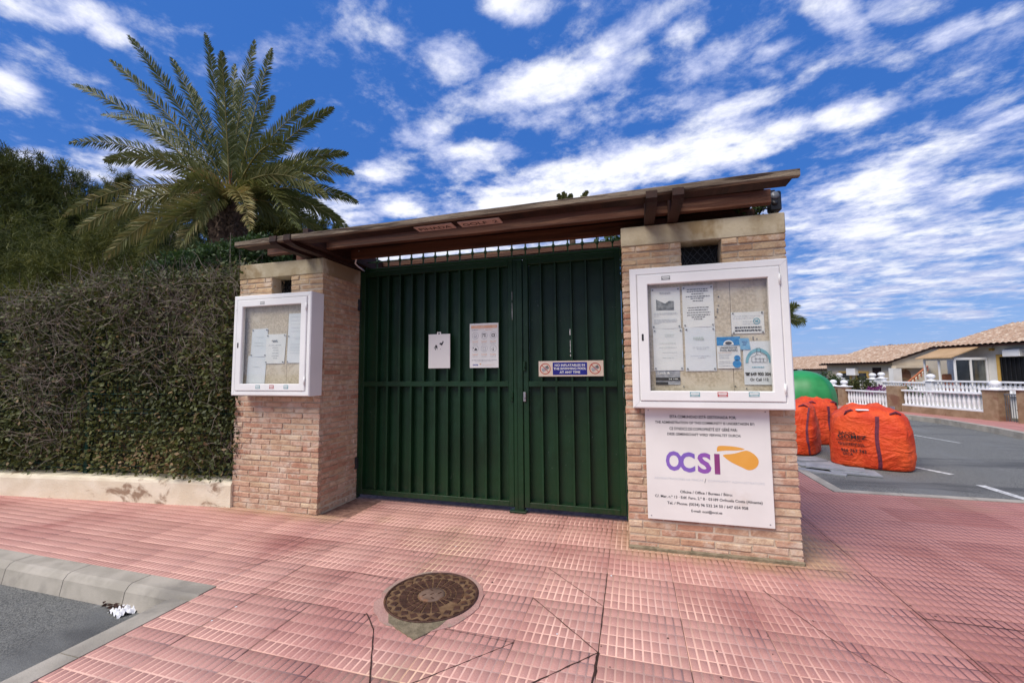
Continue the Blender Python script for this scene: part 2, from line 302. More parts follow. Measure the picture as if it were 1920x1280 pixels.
# ------------------------------------------------------------------ mesh building
class MB:
    def __init__(s): s.v = []; s.f = []; s.m = []; s.mi = 0
    def add(s, vs, fs):
        o = len(s.v); s.v += [tuple(p) for p in vs]; s.f += [tuple(i+o for i in f) for f in fs]; s.m += [s.mi]*len(fs); return s
    def box(s, x0, x1, y0, y1, z0, z1, M=None):
        vs = [(x, y, z) for z in (z0, z1) for y in (y0, y1) for x in (x0, x1)]
        if M: vs = [M @ Vector(p) for p in vs]
        return s.add(vs, [(0, 2, 3, 1), (4, 5, 7, 6), (0, 1, 5, 4), (2, 6, 7, 3), (0, 4, 6, 2), (1, 3, 7, 5)])
    def bbox(s, x0, x1, y0, y1, z0, z1, c=.004, M=None):        # chamfered box
        X = (x0, x0+c, x1-c, x1); Y = (y0, y0+c, y1-c, y1); Z = (z0, z0+c, z1-c, z1)
        vs = []; idx = {}
        for i in (0, 1):
            for j in (0, 1):
                for k in (0, 1):
                    ex = X[0] if i == 0 else X[3]; ix = X[1] if i == 0 else X[2]
                    ey = Y[0] if j == 0 else Y[3]; iy = Y[1] if j == 0 else Y[2]
                    ez = Z[0] if k == 0 else Z[3]; iz = Z[1] if k == 0 else Z[2]
                    idx[i, j, k] = len(vs); vs += [(ex, iy, iz), (ix, ey, iz), (ix, iy, ez)]
        f = []
        for a in (0, 1):
            q = [idx[a, 0, 0], idx[a, 1, 0], idx[a, 1, 1], idx[a, 0, 1]]; f.append(tuple(q if a else q[::-1]))
            q = [idx[0, a, 0]+1, idx[1, a, 0]+1, idx[1, a, 1]+1, idx[0, a, 1]+1]; f.append(tuple(q[::-1] if a else q))
            q = [idx[0, 0, a]+2, idx[1, 0, a]+2, idx[1, 1, a]+2, idx[0, 1, a]+2]; f.append(tuple(q if a else q[::-1]))
        for a in (0, 1):
            for c_ in (0, 1):
                f.append((idx[a, c_, 0], idx[a, c_, 1], idx[a, c_, 1]+1, idx[a, c_, 0]+1))
                f.append((idx[a, 0, c_], idx[a, 1, c_], idx[a, 1, c_]+2, idx[a, 0, c_]+2))
                f.append((idx[0, a, c_]+1, idx[1, a, c_]+1, idx[1, a, c_]+2, idx[0, a, c_]+2))
                for k in (0, 1):
                    pass
        for i in (0, 1):
            for j in (0, 1):
                for k in (0, 1): n = idx[i, j, k]; f.append((n, n+1, n+2))
        if M: vs = [M @ Vector(p) for p in vs]
        return s.add(vs, f)
    def prism(s, poly, a, b, ax='y', M=None):       # polygon in the plane across ax, between a and b
        n = len(poly)
        def P3(p, q): return {'y': (p[0], q, p[1]), 'x': (q, p[0], p[1]), 'z': (p[0], p[1], q)}[ax]
        vs = [P3(p, a) for p in poly]+[P3(p, b) for p in poly]
        if M: vs = [M @ Vector(p) for p in vs]
        return s.add(vs, [tuple(range(n))[::-1], tuple(range(n, 2*n))]+[(i, (i+1) % n, (i+1) % n+n, i+n) for i in range(n)])
    def tube(s, pts, r, n=6, cap=True):
        pts = [Vector(p) for p in pts]; rs = r if isinstance(r, (list, tuple)) else [r]*len(pts); vs = []
        pa = None
        for i, p in enumerate(pts):
            d = (pts[min(i+1, len(pts)-1)]-pts[max(i-1, 0)]).normalized()
            if pa is None: pa = d.orthogonal().normalized()
            pa = (pa-d*pa.dot(d)).normalized(); pb = d.cross(pa)
            for k in range(n):
                a = 2*math.pi*k/n; vs.append(p+(pa*math.cos(a)+pb*math.sin(a))*rs[i])
        fs = [(i*n+k, i*n+(k+1) % n, (i+1)*n+(k+1) % n, (i+1)*n+k) for i in range(len(pts)-1) for k in range(n)]
        if cap: fs += [tuple(range(n))[::-1], tuple(range((len(pts)-1)*n, len(pts)*n))]
        return s.add(vs, fs)
    def lathe(s, prof, c=(0, 0, 0), n=12, ax='z', cap=True):
        vs = []
        for r, h in prof:
            for k in range(n):
                a = 2*math.pi*k/n
                p = (r*math.cos(a), r*math.sin(a), h) if ax == 'z' else (r*math.cos(a), h, r*math.sin(a))
                vs.append((c[0]+p[0], c[1]+p[1], c[2]+p[2]))
        fs = [(i*n+k, i*n+(k+1) % n, (i+1)*n+(k+1) % n, (i+1)*n+k) for i in range(len(prof)-1) for k in range(n)]
        if cap: fs += [tuple(range(n))[::-1], tuple(range((len(prof)-1)*n, len(prof)*n))]
        return s.add(vs, fs)
    def mesh(s, name, mats, smooth=False):
        me = bpy.data.meshes.new(name); me.from_pydata(s.v, [], s.f)
        for k in (mats if isinstance(mats, (list, tuple)) else [mats]): me.materials.append(MATS[k])
        if any(s.m): me.polygons.foreach_set('material_index', s.m)
        if smooth: me.polygons.foreach_set('use_smooth', [True]*len(me.polygons))
        import bmesh
        bm = bmesh.new(); bm.from_mesh(me); bmesh.ops.recalc_face_normals(bm, faces=bm.faces); bm.to_mesh(me); bm.free()
        return me
C = S.collection.objects
def link(name, me, parent=None, loc=None, label=None):
    o = bpy.data.objects.new(name, me); C.link(o)
    if loc is not None: o.location = loc
    if parent is not None:
        o.parent = parent; o.matrix_parent_inverse = Matrix.Translation(-parent.location)
    if label: o['label'] = label
    return o
def part(name, mb, mat, parent, smooth=False, label=None, kind=None):
    o = link(name, mb.mesh(name, mat, smooth), parent, None, label)
    if kind: o['kind'] = kind
    return o
def thing(name, label, cat, loc=(0, 0, 0), group=None):
    o = bpy.data.objects.new(name, None); C.link(o); o.location = loc; o.empty_display_size = .1
    o['label'] = label; o['category'] = cat
    if group: o['group'] = group
    return o
def single(name, mb, mat, label, cat, smooth=False, group=None, kind=None):
    o = link(name, mb.mesh(name, mat, smooth)); o['label'] = label; o['category'] = cat
    if group: o['group'] = group
    if kind: o['kind'] = kind
    return o
def struct(name, mb, mat, smooth=False):
    o = link(name, mb.mesh(name, mat, smooth)); o['kind'] = 'structure'; return o
def sub(name, me, parent):     # child of a part, same frame as its parent's parent
    o = bpy.data.objects.new(name, me); C.link(o); o.parent = parent; return o
def text(s, width, cx, cz, y, mat, parent, h=None, bold=0.0, align='C', rx=90, name='lettering', face=1, depth=.0006, rz=0):
    cu = bpy.data.curves.new(name, 'FONT'); cu.body = s; cu.size = 1; cu.extrude = 0; cu.offset = bold; cu.align_x = 'LEFT'; cu.resolution_u = 3
    o = bpy.data.objects.new('tmp', cu); C.link(o); dg = bpy.context.evaluated_depsgraph_get(); dg.update()
    me = bpy.data.meshes.new_from_object(o.evaluated_get(dg)); bpy.data.objects.remove(o); bpy.data.curves.remove(cu)
    n = len(me.vertices)
    if n == 0: return None
    co = np.zeros(n*3); me.vertices.foreach_get('co', co); co = co.reshape(-1, 3)
    x0, x1 = co[:, 0].min(), co[:, 0].max(); y0, y1 = co[:, 1].min(), co[:, 1].max()
    sx = width/(x1-x0) if width else h/(y1-y0); sy = (h/(y1-y0)) if h else sx
    X = (co[:, 0]-(x0+x1)/2 if align == 'C' else co[:, 0]-x0)*sx; Z = (co[:, 1]-(y0+y1)/2)*sy
    if rz: X, Z = X*math.cos(rz)-Z*math.sin(rz), X*math.sin(rz)+Z*math.cos(rz)
    o3 = np.zeros((n, 3))
    if rx == 90: o3[:, 0] = cx+X; o3[:, 1] = y; o3[:, 2] = cz+Z
    else: o3[:, 0] = cx+X; o3[:, 1] = y-Z; o3[:, 2] = cz      # on an underside: letters' top towards the viewer
    me.vertices.foreach_set('co', o3.ravel()); me.materials.clear(); me.materials.append(MATS[mat]); me.update()
    return link(name, me, parent)
def npmesh(name, V, F, mats, tint=None, mi=None, smooth=False):
    """quads or tris from numpy"""
    me = bpy.data.meshes.new(name); V = np.asarray(V, np.float32); F = np.asarray(F, np.int32); k = F.shape[1]
    me.vertices.add(len(V)); me.vertices.foreach_set('co', V.ravel()); me.loops.add(F.size); me.loops.foreach_set('vertex_index', F.ravel())
    me.polygons.add(len(F)); me.polygons.foreach_set('loop_start', np.arange(0, F.size, k, dtype=np.int32))
    try: me.polygons.foreach_set('loop_total', np.full(len(F), k, np.int32))
    except Exception: pass
    for q in (mats if isinstance(mats, (list, tuple)) else [mats]): me.materials.append(MATS[q])
    if mi is not None: me.polygons.foreach_set('material_index', np.asarray(mi, np.int32))
    if tint is not None:
        a = me.attributes.new('tint', 'FLOAT', 'FACE'); a.data.foreach_set('value', np.asarray(tint, np.float32))
    if smooth: me.polygons.foreach_set('use_smooth', np.ones(len(F), bool))
    me.update(calc_edges=True); me.validate(); return me
# ================================================================== GROUND
def gh(x, y):
    d = math.hypot(x, y); k = min(max((x*.96+y*.28-12.5)/10, 0), 1) if x > 0 else 0
    return -.16-2.2*k*k*(3-2*k)-.0*d
mb = MB(); gx = [-3000, -600, -120, -40, -20, -12, -6, -3, 0, 3, 6, 8, 9.5, 11, 13, 16, 20, 26, 40, 120, 600, 3000]; gy = [-3000, -300, -60, -20, -8, -2, 2, 6, 10, 14, 18, 22, 28, 40, 80, 200, 800, 3500]
vs = [(x, y, gh(x, y)-(0 if math.hypot(x, y) < 300 else 1.0)) for y in gy for x in gx]; nx = len(gx)
mb.add(vs, [(j*nx+i, j*nx+i+1, (j+1)*nx+i+1, (j+1)*nx+i) for j in range(len(gy)-1) for i in range(nx-1)])
struct('ground', mb, 'earth')
ROADZ = -.13
mb = MB(); mb.box(-30, -2.60, -8, 1.95, ROADZ-.02, ROADZ); struct('road', mb, 'asphalt')
KY = 5.47                                       # edge of the pavement on the right-hand street
kerb_far = [(6.8, 3.0), (6.95, 8.0), (7.02, 10.17), (7.17, 11.21), (7.2, 12.65), (6.9, 14.2), (5.9, 17.6), (3.5, 26), (-3.0, 48)]
mb = MB(); poly = [(2.20, KY+.0), (30, KY+.0), (30, 3.2)]
road = [(2.18, 5.45), (14, 5.45), (14, 8.0), (6.97, 8.0)]+kerb_far[2:]+[(-6, 48), (-1.2, 26), (1.3, 17.6), (2.18, 9.0)]
mb.prism(road, -.12, -.016, 'z'); r_road = struct('road', mb, 'asphalt')
# ------------------------------------------------------------------ pavement with embossed tiles
TP = .40; TX0, TY0 = -.18, 2.06; NC, NR = 10, 5
bs_ = MB(); bs_.box(-12, 2.06, 2.06, 5.3, -.16, -.012); bs_.box(-2.49, 2.06, -4, 2.06, -.16, -.012); bs_.box(2.06, 14, -4, 5.36, -.16, -.012); bs_.box(1.0, 2.06, 5.3, 10.5, -.16, -.012)
pm('joint_sand', (.17, .09, .07), (.30, .17, .13), 20, .95, 60, .3)
pave = struct('pavement', bs_, 'joint_sand')
def tile_arrays(x0, x1, y0, y1, rnd):
    """a slab with raised blocks, clipped to the rectangle; local coords of the full tile 0..TP; top of blocks z=0"""
    V = []; F = []; M_ = []
    g = .0013
    X0, X1, Y0, Y1 = max(x0, g), min(x1, TP-g), max(y0, g), min(y1, TP-g)
    def addbox(a, b, c, d, z0, z1, ch, mi):
        o = len(V)
        V.extend([(a, c, z0), (b, c, z0), (b, d, z0), (a, d, z0), (a+ch, c+ch, z1), (b-ch, c+ch, z1), (b-ch, d-ch, z1), (a+ch, d-ch, z1)])
        F.extend([(o+4, o+5, o+6, o+7), (o, o+1, o+5, o+4), (o+1, o+2, o+6, o+5), (o+2, o+3, o+7, o+6), (o+3, o, o+4, o+7)]); M_.extend([mi]*5)
    addbox(X0, X1, Y0, Y1, -.014, -.0026, .0008, 1)
    cw, cl = TP/NC, TP/NR; gw = .0042
    for i in range(NC):
        for j in range(NR):
            a, b, c, d = i*cw+gw, (i+1)*cw-gw, j*cl+gw, (j+1)*cl-gw
            a, b, c, d = max(a, X0), min(b, X1), max(c, Y0), min(d, Y1)
            if b-a < .008 or d-c < .008: continue
            addbox(a, b, c, d, -.0026, -.0004*rnd.random(), .0026, 0)
    return np.array(V, np.float32), np.array(F, np.int32), np.array(M_, np.int32)
rnd = random.Random(3)
variants = [tile_arrays(0, TP, 0, TP, rnd) for _ in range(3)]
vmesh = [npmesh('paving_tile', V, F, ['tile_block', 'tile_groove'], mi=M_) for V, F, M_ in variants]
# regions of pavement: rectangles (x0,x1,y0,y1)
KL = 2.075
regions = [(-10.2, -2.49, KL, 3.34), (-2.49, 2.06, .26, 3.86), (2.06, 9.4, .26, 5.34), (1.0, 2.06, 3.86, 10.4)]
cands = []
for ri, (x0, x1, y0, y1) in enumerate(regions):
    for i in range(int(math.floor((x0-TX0)/TP)), int(math.ceil((x1-TX0)/TP))):
        for j in range(int(math.floor((y0-TY0)/TP)), int(math.ceil((y1-TY0)/TP))):
            tx, ty = TX0+i*TP, TY0+j*TP
            a, b, c, d = max(x0-tx, 0), min(x1-tx, TP), max(y0-ty, 0), min(y1-ty, TP)
            if b-a < .012 or d-c < .012: continue
            q = prj((tx+(a+b)/2, ty+(c+d)/2, 0))
            if q is None: continue
            px, py, dep = q
            inside = -60 < px < 1980 and py < 1420
            if not (-700 < px < 2700 and py < 2600): continue
            # hidden under pillars / behind the gate
            cx_, cy_ = tx+(a+b)/2, ty+(c+d)/2
            if cy_ > 3.9 and cx_ < 1.0: continue
            if cx_ < -3.9 and cy_ > 3.45: continue
            vis = inside and not (cy_ > 3.4 and cx_ < -2.85) and not (cy_ > 3.35 and -.05 < cx_ < 1.0) and not (cx_ > 1.0 and px < 1490)
            area = (b-a)*(d-c)/dep**3
            cands.append((0 if vis else 1, -area, tx, ty, a, b, c, d))
cands.sort()
SV, SF, SM, off, nt = [], [], [], 0, 0
for (hid, ar, tx, ty, a, b, c, d) in cands:
    full = a == 0 and b == TP and c == 0 and d == TP
    zj = (rnd.random()-.5)*.0012; tl = ((rnd.random()-.5)*.005, (rnd.random()-.5)*.005)
    if nt < 300 and not hid:
        if full: me = vmesh[nt % 3]
        else: V, F, M_ = tile_arrays(a, b, c, d, rnd); me = npmesh('paving_tile', V, F, ['tile_block', 'tile_groove'], mi=M_)
        o = bpy.data.objects.new('paving_tile', me); C.link(o); o.parent = pave; o.location = (tx, ty, zj); o.rotation_euler = (tl[0], tl[1], 0); nt += 1
    else:
        V, F, M_ = variants[nt % 3] if full else tile_arrays(a, b, c, d, rnd)
        SV.append(V+np.array([tx, ty, zj], np.float32)); SF.append(F+off); SM.append(M_); off += len(V)
o = bpy.data.objects.new('outer_paving', npmesh('outer_paving', np.concatenate(SV), np.concatenate(SF), ['tile_block', 'tile_groove'], mi=np.concatenate(SM))); C.link(o); o.parent = pave; o['kind'] = 'stuff'
# open joints and cuts where the paving is folded down towards the road
def strip(pts, w0_, z=.0012, name='paving_joint', mat='crack', rag=.35):
    mb = MB(); L = []; Rr = []; w0 = w0_*.62
    P_ = [Vector((p[0], p[1], 0)) for p in pts]; fine = []
    for a, b in zip(P_[:-1], P_[1:]):
        n = max(2, int((b-a).length/.03)); fine += [a.lerp(b, k/n) for k in range(n)]
    fine.append(P_[-1])
    for i, p in enumerate(fine):
        d = (fine[min(i+1, len(fine)-1)]-fine[max(i-1, 0)]).normalized(); nrm = Vector((-d.y, d.x, 0)); ww = w0*(1+random.uniform(-rag, rag))/2; jj = nrm*random.uniform(-.3, .3)*w0
        L.append(p+jj+nrm*ww+Vector((0, 0, z))); Rr.append(p+jj-nrm*ww+Vector((0, 0, z)))
    n = len(fine); mb.add(L+Rr, [(i, i+1, n+i+1, n+i) for i in range(n-1)])
    o = link(name, mb.mesh(name, mat)); o.parent = pave; o.matrix_parent_inverse = Matrix(); return o
for pts, ww in (([(-.58, 2.45), (-.18, 2.065)], .008), ([(-.18, 2.065), (-.45, 1.78), (-.62, 1.62)], .010), ([(-.18, 2.86), (-.18, 2.065)], .006), ([(-.18, 2.065), (-.2, 1.6)], .018),
                ([(-.56, 2.83), (-.18, 2.46)], .006), ([(-.58, 2.03), (-1.0, 1.58)], .006), ([(-1.42, 2.06), (-1.30, 1.95), (-1.02, 1.5)], .010),
                ([(-1.38, 2.06), (-.58, 2.03)], .004), ([(1.44, 2.2), (1.44, 4.5)], .009), ([(1.44, 2.78), (2.6, 2.78)], .006), ([(.72, 2.88), (.92, 2.42), (1.06, 2.2)], .006), ([(.9, 3.25), (1.34, 3.27)], .006),
                ([(-2.22, 2.06), (-1.6, 2.06)], .005), ([(-2.18, 1.58), (-2.18, 2.46)], .005), ([(-1.78, 1.62), (-1.78, 2.02)], .005), ([(-2.58, 2.3), (-2.2, 2.72), (-1.95, 3.1)], .005), ([(-1.8, 2.45), (-1.45, 2.42)], .006)):
    strip(pts, ww)
for k in range(42):       # small dark droppings and pale specks trodden into the paving
    px, py = random.uniform(380, 1900), random.uniform(960, 1275); g = gnd(px, py)
    if not (-2.4 < g.x < 3.3 and g.y < 3.2): continue
    mb = MB(); n = 7; rr = random.uniform(.003, .008); ph = random.random()*6
    mb.add([(g.x+rr*random.uniform(.6, 1.2)*math.cos(ph+a*2*math.pi/n), g.y+rr*random.uniform(.6, 1.2)*math.sin(ph+a*2*math.pi/n), .0016) for a in range(n)], [tuple(range(n))])
    o = link('gum_spot', mb.mesh('gum_spot', 'crack' if k % 3 else 'tissue')); o.parent = pave
# ------------------------------------------------------------------ kerbs
kerb = struct('kerb', MB().box(-2.64, -2.52, -3.9, 1.9, -.16, -.02), 'kerb_concrete')
def kstone(x0, x1, prof, y=None, M=None):
    mb = MB(); mb.prism(prof, x0+.003, x1-.003, 'x'); return part('kerb_stone', mb, 'kerb_concrete', kerb)
xs = [-2.494, -3.05, -3.62, -4.22, -4.85, -5.5, -6.2, -7.0, -8.0, -9.0, -10.2]
for a, b in zip(xs[:-1], xs[1:]):
    kstone(b, a, [(1.905, ROADZ-.02), (1.925, -.035), (1.945, -.008), (1.965, 0.001), (KL-.004, .002), (KL-.004, -.16)])
ys = [1.902, 1.40, .85, .3, -.4, -1.5]
for a, b in zip(ys[:-1], ys[1:]):
    mb = MB(); mb.prism([(-2.64, -.15), (-2.632, -.006), (-2.622, .001), (-2.494, .002), (-2.494, -.16)], b+.003, a-.003, 'y')
    part('kerb_stone', mb, 'kerb_concrete', kerb)
def kline(pts, w_, z0, z1, step=1.0):
    for a, b in zip(pts[:-1], pts[1:]):
        a, b = Vector((*a, 0)), Vector((*b, 0)); L = (b-a).length; n = max(1, round(L/step)); d = (b-a)/L; nn_ = Vector((d.y, -d.x, 0))
        for k in range(n):
            p = a+d*(L*k/n+.004); q = a+d*(L*(k+1)/n-.004)
            vs = [p, q, q+nn_*w_, p+nn_*w_]; mb = MB(); mb.add([(v.x, v.y, z0) for v in vs]+[(v.x, v.y, z1) for v in vs], [(0, 1, 2, 3), (4, 5, 6, 7), (0, 1, 5, 4), (1, 2, 6, 5), (2, 3, 7, 6), (3, 0, 4, 7)])
            part('kerb_stone', mb, 'kerb_concrete', kerb)
kline([(2.07, 10.4), (2.07, 5.42)][::-1], .11, -.15, .001, .6)
kline([(2.07, 5.345), (9.4, 5.345)][::-1], .10, -.15, .002, .6)
kline(kerb_far[1:7], .13, -.15, .10, 1.0)
# far pavement and its slabs
FP0 = Vector((8.25, 12.45)); sv = Vector((-.28, .96)).normalized(); nv = Vector((sv.y, -sv.x))
def SN(s, n, z=0.0): q = FP0+sv*s+nv*n; return Vector((q.x, q.y, z))
mb = MB(); vs = [Vector((*p, 0)) for p in kerb_far[1:7]]
far = [v+Vector((.13, 0, 0)) for v in vs]+[SN(8, .3), SN(-6, .3)]
mb.prism([(v.x, v.y) for v in far], -.15, .082, 'z'); fpv = struct('pavement', mb, 'crack')
mb = MB()
def far_edge(y):
    for (x0, y0), (x1, y1) in zip(kerb_far[:-1], kerb_far[1:]):
        if y0 <= y <= y1: return x0+(x1-x0)*(y-y0)/(y1-y0)+.135
    return 7
for j in range(int((17.2-8.2)/.4)):
    y = 8.2+j*.4; x0 = far_edge(y+.2); s_c = (y-FP0.y)/sv.y
    x1 = FP0.x+sv.x*s_c+.12
    x = x0
    while x < x1:
        mb.box(x+.004, min(x+.4, x1)-.004, y+.004, y+.396, .07, .096+random.uniform(-.002, .002)); x += .4
part('far_paving', mb, 'tile_block', fpv, kind='stuff')
# road markings
mk = MB()
def mark(p, q, w_, z=-.012):
    p, q = Vector(p), Vector(q); d = (q-p).normalized(); n = Vector((-d.y, d.x, 0))*w_/2
    mk.add([p+n+Vector((0, 0, z-p.z)), p-n+Vector((0, 0, z-p.z)), q-n+Vector((0, 0, z-q.z)), q+n+Vector((0, 0, z-q.z))], [(0, 1, 2, 3)])
for (a, b) in (((1714, 875), (1785, 889)), ((1838, 909), (1935, 939)), ((1712, 815), (1800, 830))):
    mk_ = MB(); mk = mk_; mark(gnd(*a, -.012), gnd(*b, -.012), .09 if a[1] > 850 else .05); o = part('road_marking', mk_, 'road_paint', r_road)
# ================================================================== MANHOLE
MC = gnd(810, 1117); MC = Vector((MC.x, MC.y, 0)); MRX = .268
mh = thing('manhole_cover', 'round cast iron manhole cover with brown checker pattern set in the red paving', 'manhole cover', MC)
mb = MB(); n = 40; ring_o = []
for k in range(n):
    a = 2*math.pi*k/n; rr = MRX+.035+random.uniform(-.008, .008)+(.02 if 3.6 < a < 4.4 else 0)+(.04*max(0, math.cos(a-5.1))**4)
    ring_o.append((MC.x+rr*math.cos(a), MC.y+rr*math.sin(a)))
mb.prism(ring_o, -.01, .0035, 'z'); part('concrete_collar', mb, 'collar', mh)
mb = MB(); mb.prism([(MC.x+x, MC.y+y) for x, y in ((-.10, -.30), (.02, -.355), (.10, -.39), (.17, -.27), (.19, -.18), (0, -.2), (-.15, -.22))], -.005, .005, 'z'); part('mortar_patch', mb, 'dirt', mh)
mb = MB(); mb.lathe([(MRX-.012, .003), (MRX, .003), (MRX+.004, .008), (MRX, .011), (MRX-.009, .011), (MRX-.012, .004)], MC, 56, 'z', False); part('frame_ring', mb, 'iron_dark', mh, True)
mb = MB(); mb.lathe([(MRX-.014, .001), (MRX-.014, .0062), (.0, .0062)], MC, 56); part('lid', mb, 'iron_dust', mh)
studs = MB()
def sector(r0, r1, a0, a1, z0=.0062, z1=.0105, c=.0018, k=3):
    o0 = [(r0, a0+(a1-a0)*i/k) for i in range(k+1)]; o1 = [(r1, a1-(a1-a0)*i/k) for i in range(k+1)]
    b_ = o0+o1; cr_, ca_ = (r0+r1)/2, (a0+a1)/2
    V = [(MC.x+r*math.cos(a), MC.y+r*math.sin(a), z0) for r, a in b_]+[(MC.x+(r+(c if r == r0 else -c))*math.cos(a+(ca_-a)*.08), MC.y+(r+(c if r == r0 else -c))*math.sin(a+(ca_-a)*.08), z1) for r, a in b_]
    n = len(b_); studs.add(V, [tuple(range(n, 2*n))]+[(i, (i+1) % n, (i+1) % n+n, i+n) for i in range(n)])
for (r0, r1, nn_, ph) in ((.083, .108, 22, 0), (.112, .138, 22, 0), (.142, .186, 22, 0)):
    for k in range(nn_):
        a = 2*math.pi*(k+ph)/nn_; g = .004/((r0+r1)/2)
        if r0 > .14 and (5.40 < a < 5.75): continue
        sector(r0, r1, a+g, a+2*math.pi/nn_-g)
for k in range(22):
    a = 2*math.pi*(k+.5)/22; rc = .215; w1 = .026; 
    pts = [(rc-.024, 0), (rc, w1/rc), (rc+.026, 0), (rc, -w1/rc)]
    b_ = [(MC.x+r*math.cos(a+q), MC.y+r*math.sin(a+q)) for r, q in pts]; cc = (MC.x+rc*math.cos(a), MC.y+rc*math.sin(a))
    t_ = [(cc[0]+(x-cc[0])*.86, cc[1]+(y-cc[1])*.86) for x, y in b_]
    studs.add([(x, y, .0062) for x, y in b_]+[(x, y, .0105) for x, y in t_], [(4, 5, 6, 7), (0, 1, 5, 4), (1, 2, 6, 5), (2, 3, 7, 6), (3, 0, 4, 7)])
    a2 = 2*math.pi*k/22
    b_ = [(MC.x+r*math.cos(a2+q), MC.y+r*math.sin(a2+q)) for r, q in ((.238, 0), (.252, .075), (.252, -.075))]
    studs.add([(x, y, .0062) for x, y in b_]+[(x, y, .0095) for x, y in b_], [(3, 4, 5), (0, 1, 4, 3), (1, 2, 5, 4), (2, 0, 3, 5)])
part('stud_pattern', studs, 'iron_dark', mh, kind='stuff')
mb = MB(); mb.lathe([(.076, .005), (.075, .0105), (.055, .0125), (.0, .0135)], MC, 36); part('center_cap', mb, 'lid_cap', mh, True)
for k in range(5):
    mb = MB(); r = 0 if k == 0 else .045; a = k*1.57+.5; M_ = Matrix.Translation((MC.x+r*math.cos(a), MC.y+r*math.sin(a), .0128)) @ Matrix.Rotation(a+.6, 4, 'Z'); mb.box(-.012, .012, -.0035, .0035, -.002, .0016, M_)
    part('keyhole', mb, 'iron_dark', mh)
# ================================================================== PILLARS
PH = 2.42; BH, BJ = .040, .012; BL = .24
def brick_mesh(L, H, Dp, seed):
    rr = random.Random(seed); c = .0045; j = lambda a: rr.uniform(-a, a)
    V = []
    for (y, cc) in ((Dp, 0), (c, 0), (0, c)):
        for (x, z) in ((0, 0), (L, 0), (L, H), (0, H)):
            V.append((x+(cc if x == 0 else -cc)+j(.004), y+j(.002), z+(cc if z == 0 else -cc)+j(.0034)))
    F = [(8, 9, 10, 11)]+[(4+i, 4+(i+1) % 4, 8+(i+1) % 4, 8+i) for i in range(4)]+[(i, (i+1) % 4, 4+(i+1) % 4, 4+i) for i in range(4)]
    mb = MB(); mb.add(V, F); return mb
BMESH = {}
def bmesh_get(L, k):
    key = (round(L, 2), k)
    if key not in BMESH: BMESH[key] = brick_mesh(key[0], BH, .05, hash(key) % 9999).mesh('brick', 'brick')
    return BMESH[key]
